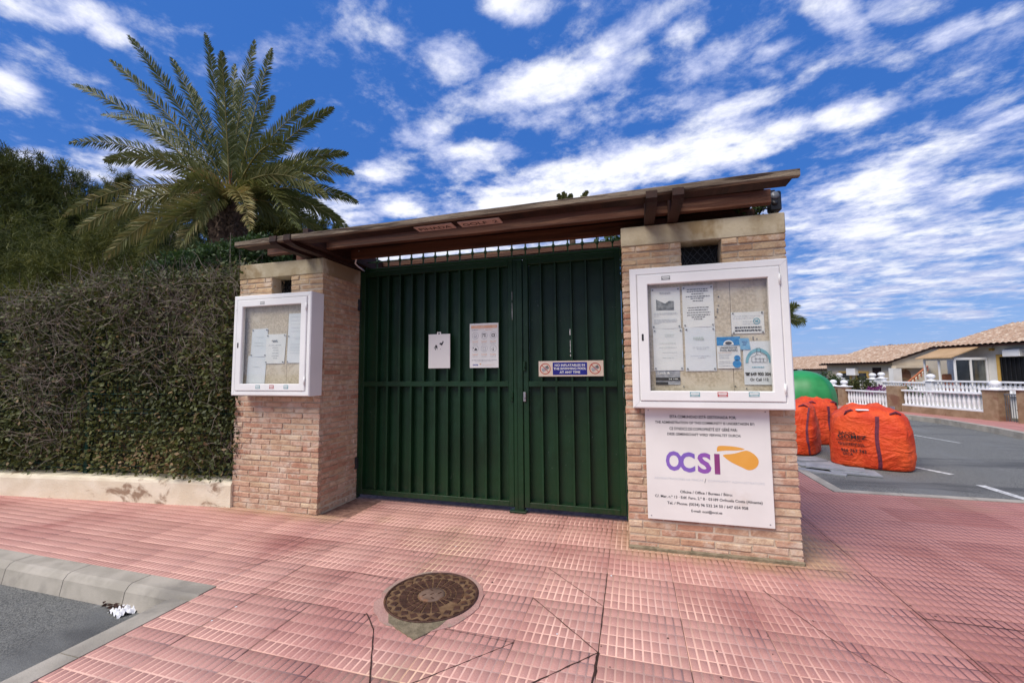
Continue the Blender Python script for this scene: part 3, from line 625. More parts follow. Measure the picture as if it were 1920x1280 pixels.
def make_pillar(x0, x1, y0, y1, slot, label, sides):
    p = thing('brick_pillar', label, 'pillar', ((x0+x1)/2, (y0+y1)/2, 0))
    i = .0065; core = MB(); sx0, sx1, sz0 = slot; zt = 2.27
    core.box(x0+i, x1-i, y0+i, y1-i, -.02, sz0); core.box(x0+i, sx0, y0+i, y1-i, sz0, zt); core.box(sx1, x1-i, y0+i, y1-i, sz0, zt); core.box(sx0, sx1, y0+.30, y1-i, sz0, zt)
    part('mortar_core', core, 'mortar', p)
    mb = MB(); mb.box(sx0+.001, sx1-.001, y0+.16, y0+.17, sz0, zt); part('vent_shade_plate', mb, 'shade_black', p)  # black plate painting the shade deep in the slot
    mb = MB()
    for k in range(-3, 7):
        a = sx0+k*.06
        for s_ in (1, -1):
            pts = []
            for z in (sz0, zt-.01):
                x = a+(z-sz0)*s_*.9+(0 if s_ == 1 else .14); pts.append((min(max(x, sx0), sx1), y0+.12, z))
            if abs(pts[0][0]-pts[1][0]) > .02: mb.tube(pts, .003, 4)
    part('vent_mesh', mb, 'lamp_black', p)
    mb = MB()
    cpo = .004
    mb.bbox(x0-cpo, x1+cpo, y0-cpo, y1+cpo, zt-.002, PH, .006); part('coping', mb, 'coping', p)
    if slot[0] > 0: 
        mb = MB(); mb.bbox(x0-.006, x1+.010, y0-.012, y1+.01, -.02, .026, .010); part('mortar_foot', mb, 'dirt', p)
    cnt = 0; rest = MB()
    ncourse = int(round((zt-.0)/(BH+BJ)))
    pitch = zt/ncourse
    jobs = []
    def run(a, b, z, side, phase):
        x = a; L0 = BL*phase
        while x < b-.02:
            L = (L0 if x == a and L0 > .05 else BL)*random.uniform(.94, 1.04); e = min(x+L, b)
            if b-e < .06: e = b
            jobs.append((side, x, e-(.010 if e < b else 0), z)); x = e if e == b else e+.0
    for c_ in range(ncourse):
        z = c_*pitch+BJ*.5; odd = c_ % 2; ph = .5 if odd else 1.0; ph *= random.uniform(.8, 1.05)
        segs = [(x0, x1)] if z+BH < sz0+.02 else [(x0, sx0), (sx1, x1)]
        for a, b in segs: run(a, b, z, 'front', ph)
        if 'right' in sides: run(y0+(.055 if not odd else .056), y1, z, 'right', 1.0 if odd else .5)
        if 'left' in sides: run(y0+.055, y1, z, 'left', 1.0 if odd else .5)
    order = {'front': 0, 'right': 1 if sides[0] == 'right' else 2, 'left': 2}
    jobs.sort(key=lambda q: (order[q[0]], -abs(q[2]-q[1])))
    for n_, (side, a, e, z) in enumerate(jobs):
        L = e-a; out_ = random.uniform(-.005, .004)
        me = bmesh_get(L, n_ % 3); key = round(L, 2)
        if side == 'front': M_ = Matrix.Translation((a, y0+out_, z))
        elif side == 'right': M_ = Matrix.Translation((x1+out_, a, z)) @ Matrix.Rotation(R_(90), 4, 'Z')
        else: M_ = Matrix.Translation((x0+out_, e, z)) @ Matrix.Rotation(R_(-90), 4, 'Z')
        M_ = M_ @ Matrix.Rotation(random.uniform(-.012, .012), 4, 'Y') @ Matrix.Diagonal((L/key, 1, random.uniform(.92, 1.06), 1))
        if n_ < 300 and side == 'front' or n_ < 300 and side == sides[0] and sides[0] == 'right':
            o = bpy.data.objects.new('brick', me); C.link(o); o.parent = p; o.matrix_parent_inverse = Matrix.Translation(-p.location); o.matrix_world = M_; o.matrix_basis = M_
        else:
            vs = [M_ @ v.co for v in me.vertices]; rest.add(vs, [tuple(q.vertices) for q in me.polygons])
    if rest.v: part('side_brickwork', rest, 'brick', p, kind='stuff')
    return p
YF = 3.30
pL = make_pillar(-3.84, -2.82, YF, 3.91, (-3.43, -3.19, 2.07), 'narrow brick pillar on the left of the green gate with the smaller notice board', ['right'])
pR = make_pillar(-.04, 1.08, YF, 3.91, (.39, .67, 2.07), 'wide brick pillar right of the gate carrying the large notice board and logo sign', ['left', 'right'])
# ================================================================== GATE
GY = 3.87
gate = thing('metal_gate', 'dark green double metal gate with ribbed panels between two brick pillars', 'gate', (-1.42, GY, 0))
def leaf(x0, x1, bars, nm):
    z0, z1, zr = .04, 2.405, 1.19
    mb = MB(); fwid = .05
    mb.bbox(x0, x0+fwid, GY, GY+.07, z0, z1, .003); mb.bbox(x1-fwid, x1, GY, GY+.07, z0, z1, .003)
    mb.bbox(x0+fwid, x1-fwid, GY, GY+.07, z1-.06, z1, .003); mb.bbox(x0+fwid, x1-fwid, GY, GY+.07, z0, z0+.05, .003)
    fr_ = part('leaf_frame', mb, 'gate_green', gate)
    mb = MB(); mb.bbox(x0+fwid, x1-fwid, GY+.002, GY+.061, zr-.026, zr+.026, .003); part('mid_rail', mb, 'gate_green', gate)
    xs_ = [x0+fwid]+bars+[x1-fwid]
    for a, b in zip(xs_[:-1], xs_[1:]):
        for zz0, zz1 in ((z0+.05, zr-.026), (zr+.026, z1-.06)):
            mb = MB(); mb.box(a+.001, b-.001, GY+.062, GY+.065, zz0, zz1)
            part('sheet_panel', mb, 'gate_green', gate)
    for x in bars:
        mb = MB(); mb.bbox(x-.010, x+.010, GY+.003, GY+.061, z0+.05, zr-.026, .002); part('upright_bar', mb, 'gate_green', gate)
        mb = MB(); mb.bbox(x-.010, x+.010, GY+.003, GY+.061, zr+.026, z1-.06, .002); part('upright_bar', mb, 'gate_green', gate)
leaf(-2.80, -1.085, [-2.60, -2.47, -2.33, -2.19, -2.05, -1.92, -1.78, -1.65, -1.51, -1.37, -1.235], 'left')
leaf(-.985, -.065, [-.81, -.67, -.52, -.38, -.23], 'right')
mb = MB(); mb.bbox(-1.08, -.99, GY-.012, GY+.08, .0, 2.40, .004); mb.bbox(-1.055, -1.045, GY-.018, GY-.012, .03, 2.38, .002); part('center_post', mb, 'gate_green', gate)
mb = MB(); mb.bbox(-1.12, -.96, GY-.05, GY+.05, .0, .018, .003); part('post_foot', mb, 'gate_green', gate)
mb = MB(); mb.bbox(-.062, -.043, GY+.0, GY+.05, .0, 2.42, .003); part('side_post', mb, 'gate_green', gate)
mb = MB(); mb.bbox(-2.818, -2.803, GY+.0, GY+.05, .0, 2.42, .003); part('side_post', mb, 'gate_green', gate)
mb = MB(); mb.bbox(-2.80, -.065, GY+.008, GY+.05, 2.408, 2.44, .003); part('top_rail', mb, 'gate_green', gate)
for x, z in ((-2.815, 2.04), (-2.815, .36)):
    mb = MB(); mb.lathe([(.014, z-.06), (.014, z+.06)], (x, GY-.016, 0), 10); mb.box(x-.012, x+.02, GY-.012, GY, z-.05, z+.05); part('hinge', mb, 'lamp_black', gate, label='black hinge at the brick edge of the gate')
for x, z in ((-.972, 1.36), (-.972, 1.07), (-1.098, 1.07)):
    mb = MB(); mb.bbox(x-.013, x+.013, GY-.022, GY, z-.045, z+.045, .004); mb.lathe([(.007, -.012), (.009, 0), (.009, .02)], (x, GY-.022, z-.01), 8, 'y'); part('lock', mb, 'steel' if x > -1 and z < 1.2 else 'gate_green', gate)
# grille over the gate
x = -2.76; k = 0
while x < -.08:
    mb = MB(); mb.box(x-.0065, x+.0065, GY+.015, GY+.028, 2.436, 2.60); zc = 2.51
    mb.lathe([(.008, zc-.022), (.017, zc-.008), (.017, zc+.008), (.008, zc+.022)], (x, GY+.0215, 0), 8); part('grille_bar', mb, 'gate_green', gate); x += .1385
mb = MB(); mb.box(-2.80, -.065, GY+.017, GY+.026, 2.505, 2.516); mb.box(-2.80, -.065, GY+.017, GY+.026, 2.59, 2.60); part('grille_rail', mb, 'gate_green', gate)
# scraped paint streak
mb = MB()
for (px, y0_, y1_, w_) in ((1069, 617, 628, .016), (1069, 630, 668, .006), (1041, 616, 668, .005), (961, 548, 600, .004)):
    a = aty(px, y0_, GY+.003); b = aty(px, y1_, GY+.003); n = 10; zs = [a.z+(b.z-a.z)*i/n for i in range(n+1)]
    for q in range(n):
        if w_ < .008 and random.random() < .25: continue
        ww = w_*random.uniform(.4, 1)/2; yy = GY+.0045 if px != 961 else GY-.0185; mb.box(a.x-ww, a.x+ww, yy, yy+.001, zs[q+1], zs[q])
part('paint_scrape', mb, 'sign_white', gate)
# ================================================================== ROOF OVER THE GATE
roof = thing('timber_canopy', 'long stained timber canopy with weathered front board over the gate', 'canopy', (-1.2, 3.4, PH))
def rounded_board(x0, x1, y0, y1, z0, z1, mat, lab=None, name='roof_beam', sag=0.0, tilt=0.0):
    mb = MB(); n = 14
    prof = [(y0, z0+.006), (y0+.006, z0), (y1-.006, z0), (y1, z0+.006), (y1, z1-.006), (y1-.006, z1), (y0+.006, z1), (y0, z1-.006)]
    V = []
    for i in range(n+1):
        x = x0+(x1-x0)*i/n; dz = random.uniform(-.0025, .0025)+sag*math.sin(math.pi*i/n)+tilt*(x+1.2)
        V += [(x, a, b+dz) for a, b in prof]
    k = 8; F = [(i*k+j, i*k+(j+1) % k, (i+1)*k+(j+1) % k, (i+1)*k+j) for i in range(n) for j in range(k)]+[tuple(range(k)), tuple(range(n*k, n*k+k))]
    mb.add(V, F); return part(name, mb, mat, roof, label=lab)
rounded_board(-3.42, 1.04, 2.87, 2.912, 2.474, 2.522, 'wood_grey', 'weathered grey front fascia board', 'fascia_board', tilt=.010)
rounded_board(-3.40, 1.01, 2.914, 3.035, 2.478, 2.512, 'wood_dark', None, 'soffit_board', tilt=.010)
rounded_board(-3.43, .985, 3.235, 3.285, 2.475, 2.58, 'wood_new')
rounded_board(-3.42, .975, 3.595, 3.645, 2.475, 2.58, 'wood_new')
rounded_board(-3.4, .94, 4.16, 4.21, 2.53, 2.60, 'wood_new')
mb = MB()
for k in range(5): mb.bbox(-3.38, .95, 3.18+k*.125, 3.298+k*.125, 2.583, 2.60, .002)
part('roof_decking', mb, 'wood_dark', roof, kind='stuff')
for x in (.133, .300, -3.02, -2.87):
    wd = .072; prof = [(2.93, 2.512), (2.862, 2.508), (2.858, 2.458), (2.885, 2.438), (2.96, 2.426), (3.12, 2.424), (4.35, 2.424), (4.5, 2.50), (4.5, 2.56), (4.2, 2.58), (3.2, 2.578), (3.06, 2.51)]
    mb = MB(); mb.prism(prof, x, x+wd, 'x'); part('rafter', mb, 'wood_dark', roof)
mb = MB(); mb.box(.21, .298, 3.31, 3.42, 2.425, 2.47); part('rafter_block', mb, 'wood_dark', roof)
# side trusses on the left seen from inside
mb = MB(); mb.bbox(-2.796, -2.735, 3.0, 4.6, 2.46, 2.60, .004); part('rafter', mb, 'wood_dark', roof)
for x0, x1, s_ in ((-1.645, -1.315, 'PINADA'), (-1.265, -.925, 'GOLF  2')):
    t_ = thing('name_plate', 'small pink plate lettered %s under the canopy front' % s_.replace('  ', ' '), 'name plate', ((x0+x1)/2, 2.97, 2.47), 'name plates under the canopy')
    mb = MB(); mb.bbox(x0, x1, 2.925, 3.03, 2.462, 2.472, .002); part('plate', mb, 'plate_pink', t_)
    text(s_, (x1-x0)*.84, (x0+x1)/2, 2.4612, 2.978, 'wood_dark', t_, h=.055, bold=.01, rx=0)
# white conduit
single('cable_conduit', MB().tube([aty(674, 470, 3.6), aty(669, 482, 3.62), aty(666, 494, 3.65), aty(672, 500, 3.7), aty(683, 508, 3.84)], .008, 8), 'pipe_white', 'short bent white conduit hanging under the canopy beside the left pillar', 'cable', True)
# ------------------------------------------------------------------ security lamp
lp = thing('security_lamp', 'black outdoor sensor lamp standing on the right end of the wide pillar', 'lamp', (1.045, 3.37, PH))
mb = MB(); mb.bbox(1.005, 1.085, 3.34, 3.41, 2.452, 2.60, .010); part('housing', mb, 'lamp_black', lp)
mb = MB(); mb.lathe([(.0, -.012), (.022, -.009), (.03, -.002), (.03, .004)], (1.043, 3.34, 2.565), 16, 'y'); part('lens', mb, 'lens_grey', lp, True)
mb = MB(); mb.lathe([(.0, -.016), (.016, -.012), (.022, .0), (.022, .004)], (1.038, 3.34, 2.51), 14, 'y'); part('sensor', mb, 'lamp_black', lp, True)
mb = MB(); mb.tube([(1.03, 3.375, 2.42), (1.03, 3.375, 2.455)], .012, 8); mb.tube([(1.0, 3.37, 2.48), (.98, 3.40, 2.50), (.965, 3.5, 2.47)], .006, 6); mb.bbox(1.012, 1.05, 3.35, 3.40, 2.60, 2.612, .004); part('bracket', mb, 'lamp_black', lp)
# ================================================================== NOTICE BOARDS
def ring(mb, x0, x1, z0, z1, w_, y0, y1, bev=.006):
    def rect(i, y): return [(x0+i, y, z0+i), (x1-i, y, z0+i), (x1-i, y, z1-i), (x0+i, y, z1-i)]
    L = [rect(0, y1), rect(0, y0+bev), rect(bev, y0), rect(w_-bev, y0), rect(w_, y0+bev), rect(w_, y1)]
    V = [p for l in L for p in l]; F = []
    for a in range(5):
        for i in range(4): F.append((a*4+i, a*4+(i+1) % 4, (a+1)*4+(i+1) % 4, (a+1)*4+i))
    mb.add(V, F)
def board(x0, x1, z0, z1, yf, yb, label, fw_, dw):
    t_ = thing('notice_board', label, 'notice board', ((x0+x1)/2, yb, z0))
    mb = MB(); ring(mb, x0, x1, z0, z1, fw_, yf, yb, .008); part('casing', mb, 'white_paint', t_)
    mb = MB(); ring(mb, x0+fw_+.0015, x1-fw_-.0015, z0+fw_+.0015, z1-fw_-.0015, dw, yf-.006, yf+.03, .005)
    part('door_frame', mb, 'white_paint', t_)
    i = fw_+dw
    mb = MB(); mb.box(x0+i-.004, x1-i+.004, yf+.012, yf+.015, z0+i-.004, z1-i+.004); part('glass', mb, 'glass', t_)
    yb_ = yf+.055; xm = x0+(x1-x0)*.66
    for a, b in ((x0+fw_, xm-.0015), (xm+.0015, x1-fw_)):
        mb = MB(); mb.box(a, b, yb_, yb_+.008, z0+fw_, z1-fw_); part('back_panel', mb, 'cork_board', t_)
    mb = MB(); mb.box(x0+.004, x1-.004, yb-.012, yb-.004, z0+.004, z1-.004); part('back_plate', mb, 'white_paint', t_)
    mb = MB(); zc = (z0+z1)/2-.0; mb.bbox(x0+fw_+dw*.32, x0+fw_+dw*.32+.013, yf-.010, yf-.005, zc-.025, zc+.025, .003); part('lock', mb, 'lamp_black', t_)
    for zc in (z0+.14, z1-.14):
        mb = MB(); mb.lathe([(.007, zc-.035), (.007, zc+.035)], (x1-fw_-.004, yf-.006, 0), 10); mb.box(x1-fw_-.012, x1-fw_+.004, yf-.013, yf-.0125, zc-.037, zc-.034); part('hinge', mb, 'white_paint', t_, True)
    # diagonal mitre lines
    mb = MB()
    for (cx, cz, sx, sz) in ((x0, z0, 1, 1), (x1, z0, -1, 1), (x1, z1, -1, -1), (x0, z1, 1, -1)):
        a = .006; e = fw_-.004; mb.add([(cx+sx*a, yf-.0006, cz+sz*a+.001), (cx+sx*a+.0012, yf-.0006, cz+sz*a), (cx+sx*e+.0012, yf-.0006, cz+sz*e), (cx+sx*e, yf-.0006, cz+sz*e+.001)], [(0, 1, 2, 3)])
    part('mitre_joint', mb, 'ink_soft', t_)
    return t_, yb_
bL, ybL = board(-3.70, -2.795, 1.10, 2.06, 3.13, 3.292, 'smaller white framed notice board on the left brick pillar', .045, .065)
bR, ybR = board(.012, 1.048, 1.035, 2.062, 3.185, 3.292, 'large white framed glazed notice board on the wide right pillar', .052, .072)
def sticker(x, z, w_, h, yf, mat, t_):
    mb = MB(); mb.box(x-w_/2, x+w_/2, yf-.0065-.001, yf-.0062, z-h/2, z+h/2); s_ = part('sticker', mb, mat, t_)
    mb = MB(); mb.box(x-w_*.42, x+w_*.42, yf-.0082, yf-.0076, z+h*.0, z+h*.28); mb.box(x-w_*.35, x+w_*.35, yf-.0082, yf-.0076, z-h*.32, z-h*.18)
    o = link('sticker_print', mb.mesh('sticker_print', 'paper')); o.parent = s_; o.matrix_parent_inverse = Matrix()
for px, m_ in ((1303, 'sticker_teal'), (1355, 'sticker_red'), (1414, 'sticker_teal')):
    a = aty(px, 739, 3.18); sticker(a.x, a.z, .065, .033, 3.185, m_, bR)
a = aty(1248, 521, 3.18); sticker(a.x, a.z, .06, .028, 3.185, 'photo_print', bR)
for px, py, m_ in ((484, 725, 'sticker_teal'), (510, 725, 'sticker_red'), (537, 725, 'sticker_teal')):
    a = aty(px, py, 3.13); sticker(a.x, a.z, .05, .034, 3.13, m_, bL)
a = aty(493, 568, 3.13); sticker(a.x, a.z, .05, .026, 3.13, 'photo_print', bL)
# papers
def paper(px0, py0, px1, py1, yb, label, mat='paper', tilt=0.0, pins=True, off=.0, grp='notices pinned in the boards'):
    y = yb-.004-off
    a = aty(px0, py0, y); b = aty(px1, py1, y); x0, x1, z0, z1 = a.x, b.x, b.z, a.z
    t_ = thing('notice', label, 'notice', ((x0+x1)/2, y, z0), grp)
    n = 6; V = []; F = []
    for j in range(n+1):
        for i in range(n+1):
            u, v = i/n, j/n; V.append((x0+(x1-x0)*u+tilt*(v-.5)*(z1-z0), y-.0015-.002*math.sin(u*3.1+v*2)*random.uniform(.6, 1)*(.3 if (i in (0, n) and j in (0, n)) else 1), z0+(z1-z0)*v))
    F = [(j*(n+1)+i, j*(n+1)+i+1, (j+1)*(n+1)+i+1, (j+1)*(n+1)+i) for j in range(n) for i in range(n)]
    mb = MB(); mb.add(V, F); part('sheet', mb, mat, t_, True)
    if pins:
        for (u, v) in ((.06, .95), (.94, .95), (.06, .05), (.94, .05)):
            mb = MB(); mb.lathe([(.0055, -.006), (.006, 0)], (x0+(x1-x0)*u+tilt*(v-.5)*(z1-z0), y-.003, z0+(z1-z0)*v), 8, 'y'); part('pin', mb, 'photo_print', t_)
    return t_, x0, x1, z0, z1, y-.0052
def lines(t_, x0, x1, z0, z1, y, rows, mat='ink_grey', h=.0035):
    """rows of small print: (v from top, u0, u1)"""
    mb = MB()
    for v, u0, u1 in rows:
        z = z1-(z1-z0)*v; u = u0
        while u < u1:
            wlen = random.uniform(.03, .10); e = min(u+wlen, u1); mb.box(x0+(x1-x0)*u, x0+(x1-x0)*e, y, y+.0004, z-h/2, z+h/2); u = e+.018
    part('small_print', mb, mat, t_, kind='stuff')
q = paper(1220, 541, 1277, 615, ybR, 'white notice with a dark landscape photo, upper left in the large board'); t_, x0, x1, z0, z1, y = q
mb = MB(); mb.add([(x0+(x1-x0)*u, y, z1-(z1-z0)*v) for u, v in ((.17, .55), (.78, .55), (.78, .34), (.62, .33), (.48, .39), (.3, .33), (.17, .28))], [tuple(range(7))]); part('picture', mb, 'photo_print', t_)
lines(*q, [(.12, .3, .68), (.15, .3, .68)], 'ink_grey'); lines(*q, [(.62, .08, .88), (.65, .08, .88), (.69, .08, .28), (.78, .08, .85), (.81, .08, .88), (.84, .08, .85), (.87, .08, .3)], 'ink_soft')
q = paper(1278, 537, 1340, 612, ybR, 'white notice of bold centred lines, upper row, second from left in the large board'); lines(*q, [(.09, .16, .82), (.14, .16, .82), (.20, .3, .7), (.26, .12, .88), (.31, .27, .7), (.37, .34, .66), (.53, .16, .84), (.59, .18, .8), (.65, .14, .88), (.71, .14, .88), (.76, .28, .7), (.81, .36, .64)], 'ink', .0045)
q = paper(1224, 617, 1282, 694, ybR, 'nearly blank faded white notice, lower left in the large board', 'paper'); lines(*q, [(.14, .4, .75), (.18, .4, .7), (.35, .2, .8), (.45, .2, .8), (.57, .3, .8), (.7, .3, .7)], 'ink_pale', .003)
q = paper(1283, 614, 1344, 695, ybR, 'white notice with small green emblem and two short lines in the large board', 'paper_cool'); lines(*q, [(.46, .25, .8), (.5, .38, .68), (.66, .18, .82), (.7, .4, .65)], 'ink_soft', .003); lines(*q, [(.24, .28, .62), (.27, .28, .62), (.29, .36, .62)], 'ink_pale', .008)
q = paper(1370, 586, 1434, 624, ybR, 'small landscape notice with blue round stamp in the large board', 'paper'); t_, x0, x1, z0, z1, y = q
lines(*q, [(.18, .08, .9), (.28, .06, .7), (.45, .35, .7), (.55, .35, .7)], 'ink_soft', .003); lines(*q, [(.70, .1, .9), (.74, .1, .9), (.84, .1, .9), (.88, .1, .9)], 'ink', .005)
mb = MB(); cx, cz = x0+(x1-x0)*.77, z1-(z1-z0)*.44
mb.lathe([(.022, 0), (.017, 0)], (cx, y, cz), 20, 'y', False); mb.box(cx-.01, cx+.01, y-.0003, y, cz-.006, cz+.006); part('round_stamp', mb, 'ink_teal', t_)
q = paper(1343, 632, 1390, 690, ybR, 'blue and white flyer reading UNDERWATER POOL REPAIRS in the large board', 'paper', pins=False, off=.003); t_, x0, x1, z0, z1, y = q
mb = MB(); mb.box(x0, x1, y-.0002, y+.0003, z1-(z1-z0)*.27, z1); part('blue_header', mb, 'ink_blue', t_)
mb = MB(); cx = (x0+x1)/2; mb.add([(cx+.034*math.cos(a), y-.0012, z1-(z1-z0)*.26+.034*math.sin(a)) for a in [math.pi*k/12 for k in range(13)]], [tuple(range(13))]); part('half_moon', mb, 'paper', t_)
mb = MB(); mb.add([(cx+.022*math.cos(a), y-.002, z1-(z1-z0)*.2+.011*math.sin(a)) for a in [2*math.pi*k/14 for k in range(14)]], [tuple(range(14))]); part('diver_mask', mb, 'ink', t_)
text('UNDERWATER', (x1-x0)*.74, cx, z1-(z1-z0)*.345, y-.001, 'ink', t_, h=.013, bold=.02); text('POOL REPAIRS', (x1-x0)*.74, cx, z1-(z1-z0)*.43, y-.001, 'ink', t_, h=.013, bold=.02)
lines(*q, [(.5, .05, .65)], 'ink_orange', .002); lines(*q, [(.56, .08, .6), (.62, .08, .5), (.68, .08, .5), (.78, .06, .62), (.84, .06, .7), (.92, .06, .65)], 'ink_grey', .003)
mb = MB()
for (u, v, r) in ((.84, .68, .020), (.82, .86, .027)):
    mb.add([(x0+(x1-x0)*u+r*math.cos(a), y-.001, z1-(z1-z0)*v+r*math.sin(a)) for a in [2*math.pi*k/18 for k in range(18)]], [tuple(range(18))])
part('blue_bubbles', mb, 'ink_blue', t_)
q = paper(1392, 640, 1448, 721, ybR, 'white poster with blue arch drawing and 649 900 304 phone number, Or Call 112', 'paper_cool', pins=False, off=.001); t_, x0, x1, z0, z1, y = q
cx, cz = x0+(x1-x0)*.55, z1-(z1-z0)*.5; mb = MB(); A = [math.pi*k/16 for k in range(17)]
mb.add([(cx+.082*math.cos(a), y, cz+.10*math.sin(a)) for a in A]+[(cx+.064*math.cos(a), y, cz+.078*math.sin(a)) for a in A], [(i, i+1, 18+i, 17+i) for i in range(16)]); part('blue_arch', mb, 'ink_teal', t_)
mb = MB()
for (u0, v0, u1, v1) in ((.3, .48, .85, .48), (.3, .48, .3, .36), (.3, .36, .45, .33), (.45, .33, .5, .26), (.5, .26, .5, .16), (.5, .16, .62, .16), (.62, .16, .64, .28), (.64, .28, .85, .33), (.85, .33, .85, .48), (.45, .48, .45, .38), (.6, .48, .6, .38), (.72, .48, .72, .40), (.4, .4, .8, .4), (.5, .3, .64, .32)):
    a = (x0+(x1-x0)*u0, y-.0008, z1-(z1-z0)*v0); b = (x0+(x1-x0)*u1, y-.0008, z1-(z1-z0)*v1); mb.tube([a, b], .0012, 4)
part('building_drawing', mb, 'ink', t_)
lines(*q, [(.6, .3, .75)], 'ink_teal', .007)
text('649 900 304', (x1-x0)*.72, x0+(x1-x0)*.60, z1-(z1-z0)*.755, y-.001, 'ink', t_, h=.024, bold=.03)
text('Or Call 112', (x1-x0)*.66, x0+(x1-x0)*.54, z1-(z1-z0)*.88, y-.001, 'ink', t_, h=.020, bold=.02)
mb = MB(); xx, zc = x0+(x1-x0)*.13, z1-(z1-z0)*.755; mb.box(xx-.016, xx+.016, y-.001, y, zc+.004, zc+.010); mb.box(xx-.010, xx+.010, y-.001, y, zc-.010, zc+.003); part('phone_symbol', mb, 'ink', t_)
q = paper(1386, 634, 1406, 655, ybR, 'small light blue card overlapping the arch poster corner in the large board', 'ink_skyblue', -.12, pins=False, off=.006); lines(*q, [(.3, .2, .8), (.45, .3, .7), (.6, .3, .6)], 'ink_navy', .003)
q = paper(1229, 695, 1276, 721, ybR, 'torn grey strip with the words Lock & under the lower left notice', 'ink_grey', pins=False, off=-.002); t_, x0, x1, z0, z1, y = q
text('Lock &', (x1-x0)*.5, x0+(x1-x0)*.34, z1-(z1-z0)*.16, y-.001, 'paper', t_, h=.017, bold=.03)
mb = MB(); mb.box(x0, x1, y-.0006, y, z0+(z1-z0)*.3, z0+(z1-z0)*.52); mb.box(x0, x0+(x1-x0)*.5, y-.0006, y, z0, z0+(z1-z0)*.2); part('dark_band', mb, 'ink', t_)
text('24 HR', (x1-x0)*.4, x0+(x1-x0)*.72, z0+(z1-z0)*.41, y-.0012, 'paper', t_, h=.010, bold=.02)
mb = MB()
for px, py in ((1347, 556), (1347, 573), (1345, 579), (1345, 584), (1342, 594), (1412, 632), (1412, 636), (1419, 635), (1372, 628), (1282, 724), (1379, 724), (1400, 728)):
    a = aty(px, py, ybR-.003); mb.lathe([(.0045, -.004), (.005, 0)], (a.x, a.y, a.z), 7, 'y')
part('loose_pins', mb, 'photo_print', bR, kind='stuff')
# left board sheets
q = paper(473, 617, 500, 668, ybL, 'faded sheet, upper of the two joined at the left of the smaller board', 'paper_cool', .05, grp='notices pinned in the boards'); lines(*q, [(.3, .2, .8), (.5, .2, .8), (.6, .2, .8)], 'ink_pale', .003)
q = paper(465, 667, 497, 719, ybL, 'faded sheet, lower of the two joined at the left of the smaller board', 'paper_cool', .05, pins=False, off=-.001); lines(*q, [(.4, .3, .7)], 'ink_pale', .003)
q = paper(500, 627, 534, 681, ybL, 'white notice with emblem and centred short lines in the middle of the smaller board', 'paper', .05); lines(*q, [(.22, .3, .6), (.26, .36, .62)], 'ink', .006); lines(*q, [(.38, .15, .8), (.46, .35, .65), (.55, .38, .66), (.65, .35, .66), (.74, .32, .68), (.82, .4, .62)], 'ink_grey', .004)
q = paper(542, 588, 566, 632, ybL, 'lined sheet, upper one at the right of the smaller board', 'paper_cool', .03, pins=False); lines(*q, [(.15, .2, .9), (.3, .2, .9), (.45, .2, .9), (.6, .2, .9), (.75, .2, .9)], 'ink_soft', .003)
q = paper(540, 628, 566, 680, ybL, 'lined sheet, lower one at the right of the smaller board', 'paper_cool', .03); lines(*q, [(.14, .5, .9), (.33, .2, .9), (.45, .2, .9), (.55, .2, .9), (.65, .2, .9)], 'ink_soft', .003)
# ================================================================== LOGO SIGN
sg = thing('logo_sign', 'square white sign board with purple lettering and orange drop logo below the large board', 'sign', (.505, 3.28, .23))
SX0, SX1, SZ0, SZ1, SY = .095, .915, .232, 1.031, 3.276
mb = MB(); mb.bbox(SX0, SX1, SY, SY+.006, SZ0, SZ1, .0015); part('panel', mb, 'sign_white', sg)
def su(u): return SX0+(SX1-SX0)*u
def sz(v): return SZ1-(SZ1-SZ0)*v
Yt = SY-.0008
for s_, u0, u1, v, h in (('ESTA COMUNIDAD EST\u00c1 GESTIONADA POR:', .21, .745, .072, .0265), ('THE ADMINISTRATION OF THIS COMMUNITY IS UNDERTAKEN BY:', .085, .885, .128, .0185), ('CE SYNDICS DE COPROPRI\u00c9T\u00c9 EST G\u00c9R\u00c9 PAR:', .205, .75, .180, .0265), ('DIESE GEMEINSCHAFT WIRD VERWALTET DURCH:', .185, .775, .232, .0185)):
    text(s_, (u1-u0)*(SX1-SX0), su((u0+u1)/2), sz(v), Yt, 'ink', sg, h=h, bold=.022)
for ch, u0, u1, v0, v1, m_ in (('O', .165, .30, .385, .562, 'ink_purple'), ('C', .278, .405, .39, .568, 'ink_purple'), ('S', .425, .535, .39, .572, 'ink_violet'), ('I', .56, .603, .395, .572, 'ink_plum')):
    text(ch, (u1-u0)*(SX1-SX0), su((u0+u1)/2), sz((v0+v1)/2), Yt-(.0006 if ch == 'C' else 0), m_, sg, h=(v1-v0)*(SZ1-SZ0), bold=.035)
def drop(pts, name):
    n = len(pts); P2 = []
    for i in range(n):
        p0, p1, p2, p3 = [np.array(pts[(i+k-1) % n], float) for k in range(4)]
        for t2 in (0, .25, .5, .75):
            P2.append(tuple(.5*((2*p1)+(-p0+p2)*t2+(2*p0-5*p1+4*p2-p3)*t2*t2+(-p0+3*p1-3*p2+p3)*t2**3)))
    mb = MB(); mb.add([(su(u), Yt, sz(v)) for u, v in P2], [tuple(range(len(P2)))]); part(name, mb, 'logo_orange', sg)
drop([(.585, .345), (.60, .325), (.66, .322), (.74, .328), (.80, .345), (.74, .358), (.66, .362), (.60, .37), (.585, .372)], 'logo_shape')
drop([(.635, .40), (.72, .385), (.79, .36), (.825, .358), (.87, .385), (.90, .43), (.895, .475), (.865, .51), (.82, .522), (.77, .50), (.69, .46), (.64, .42)], 'logo_shape')
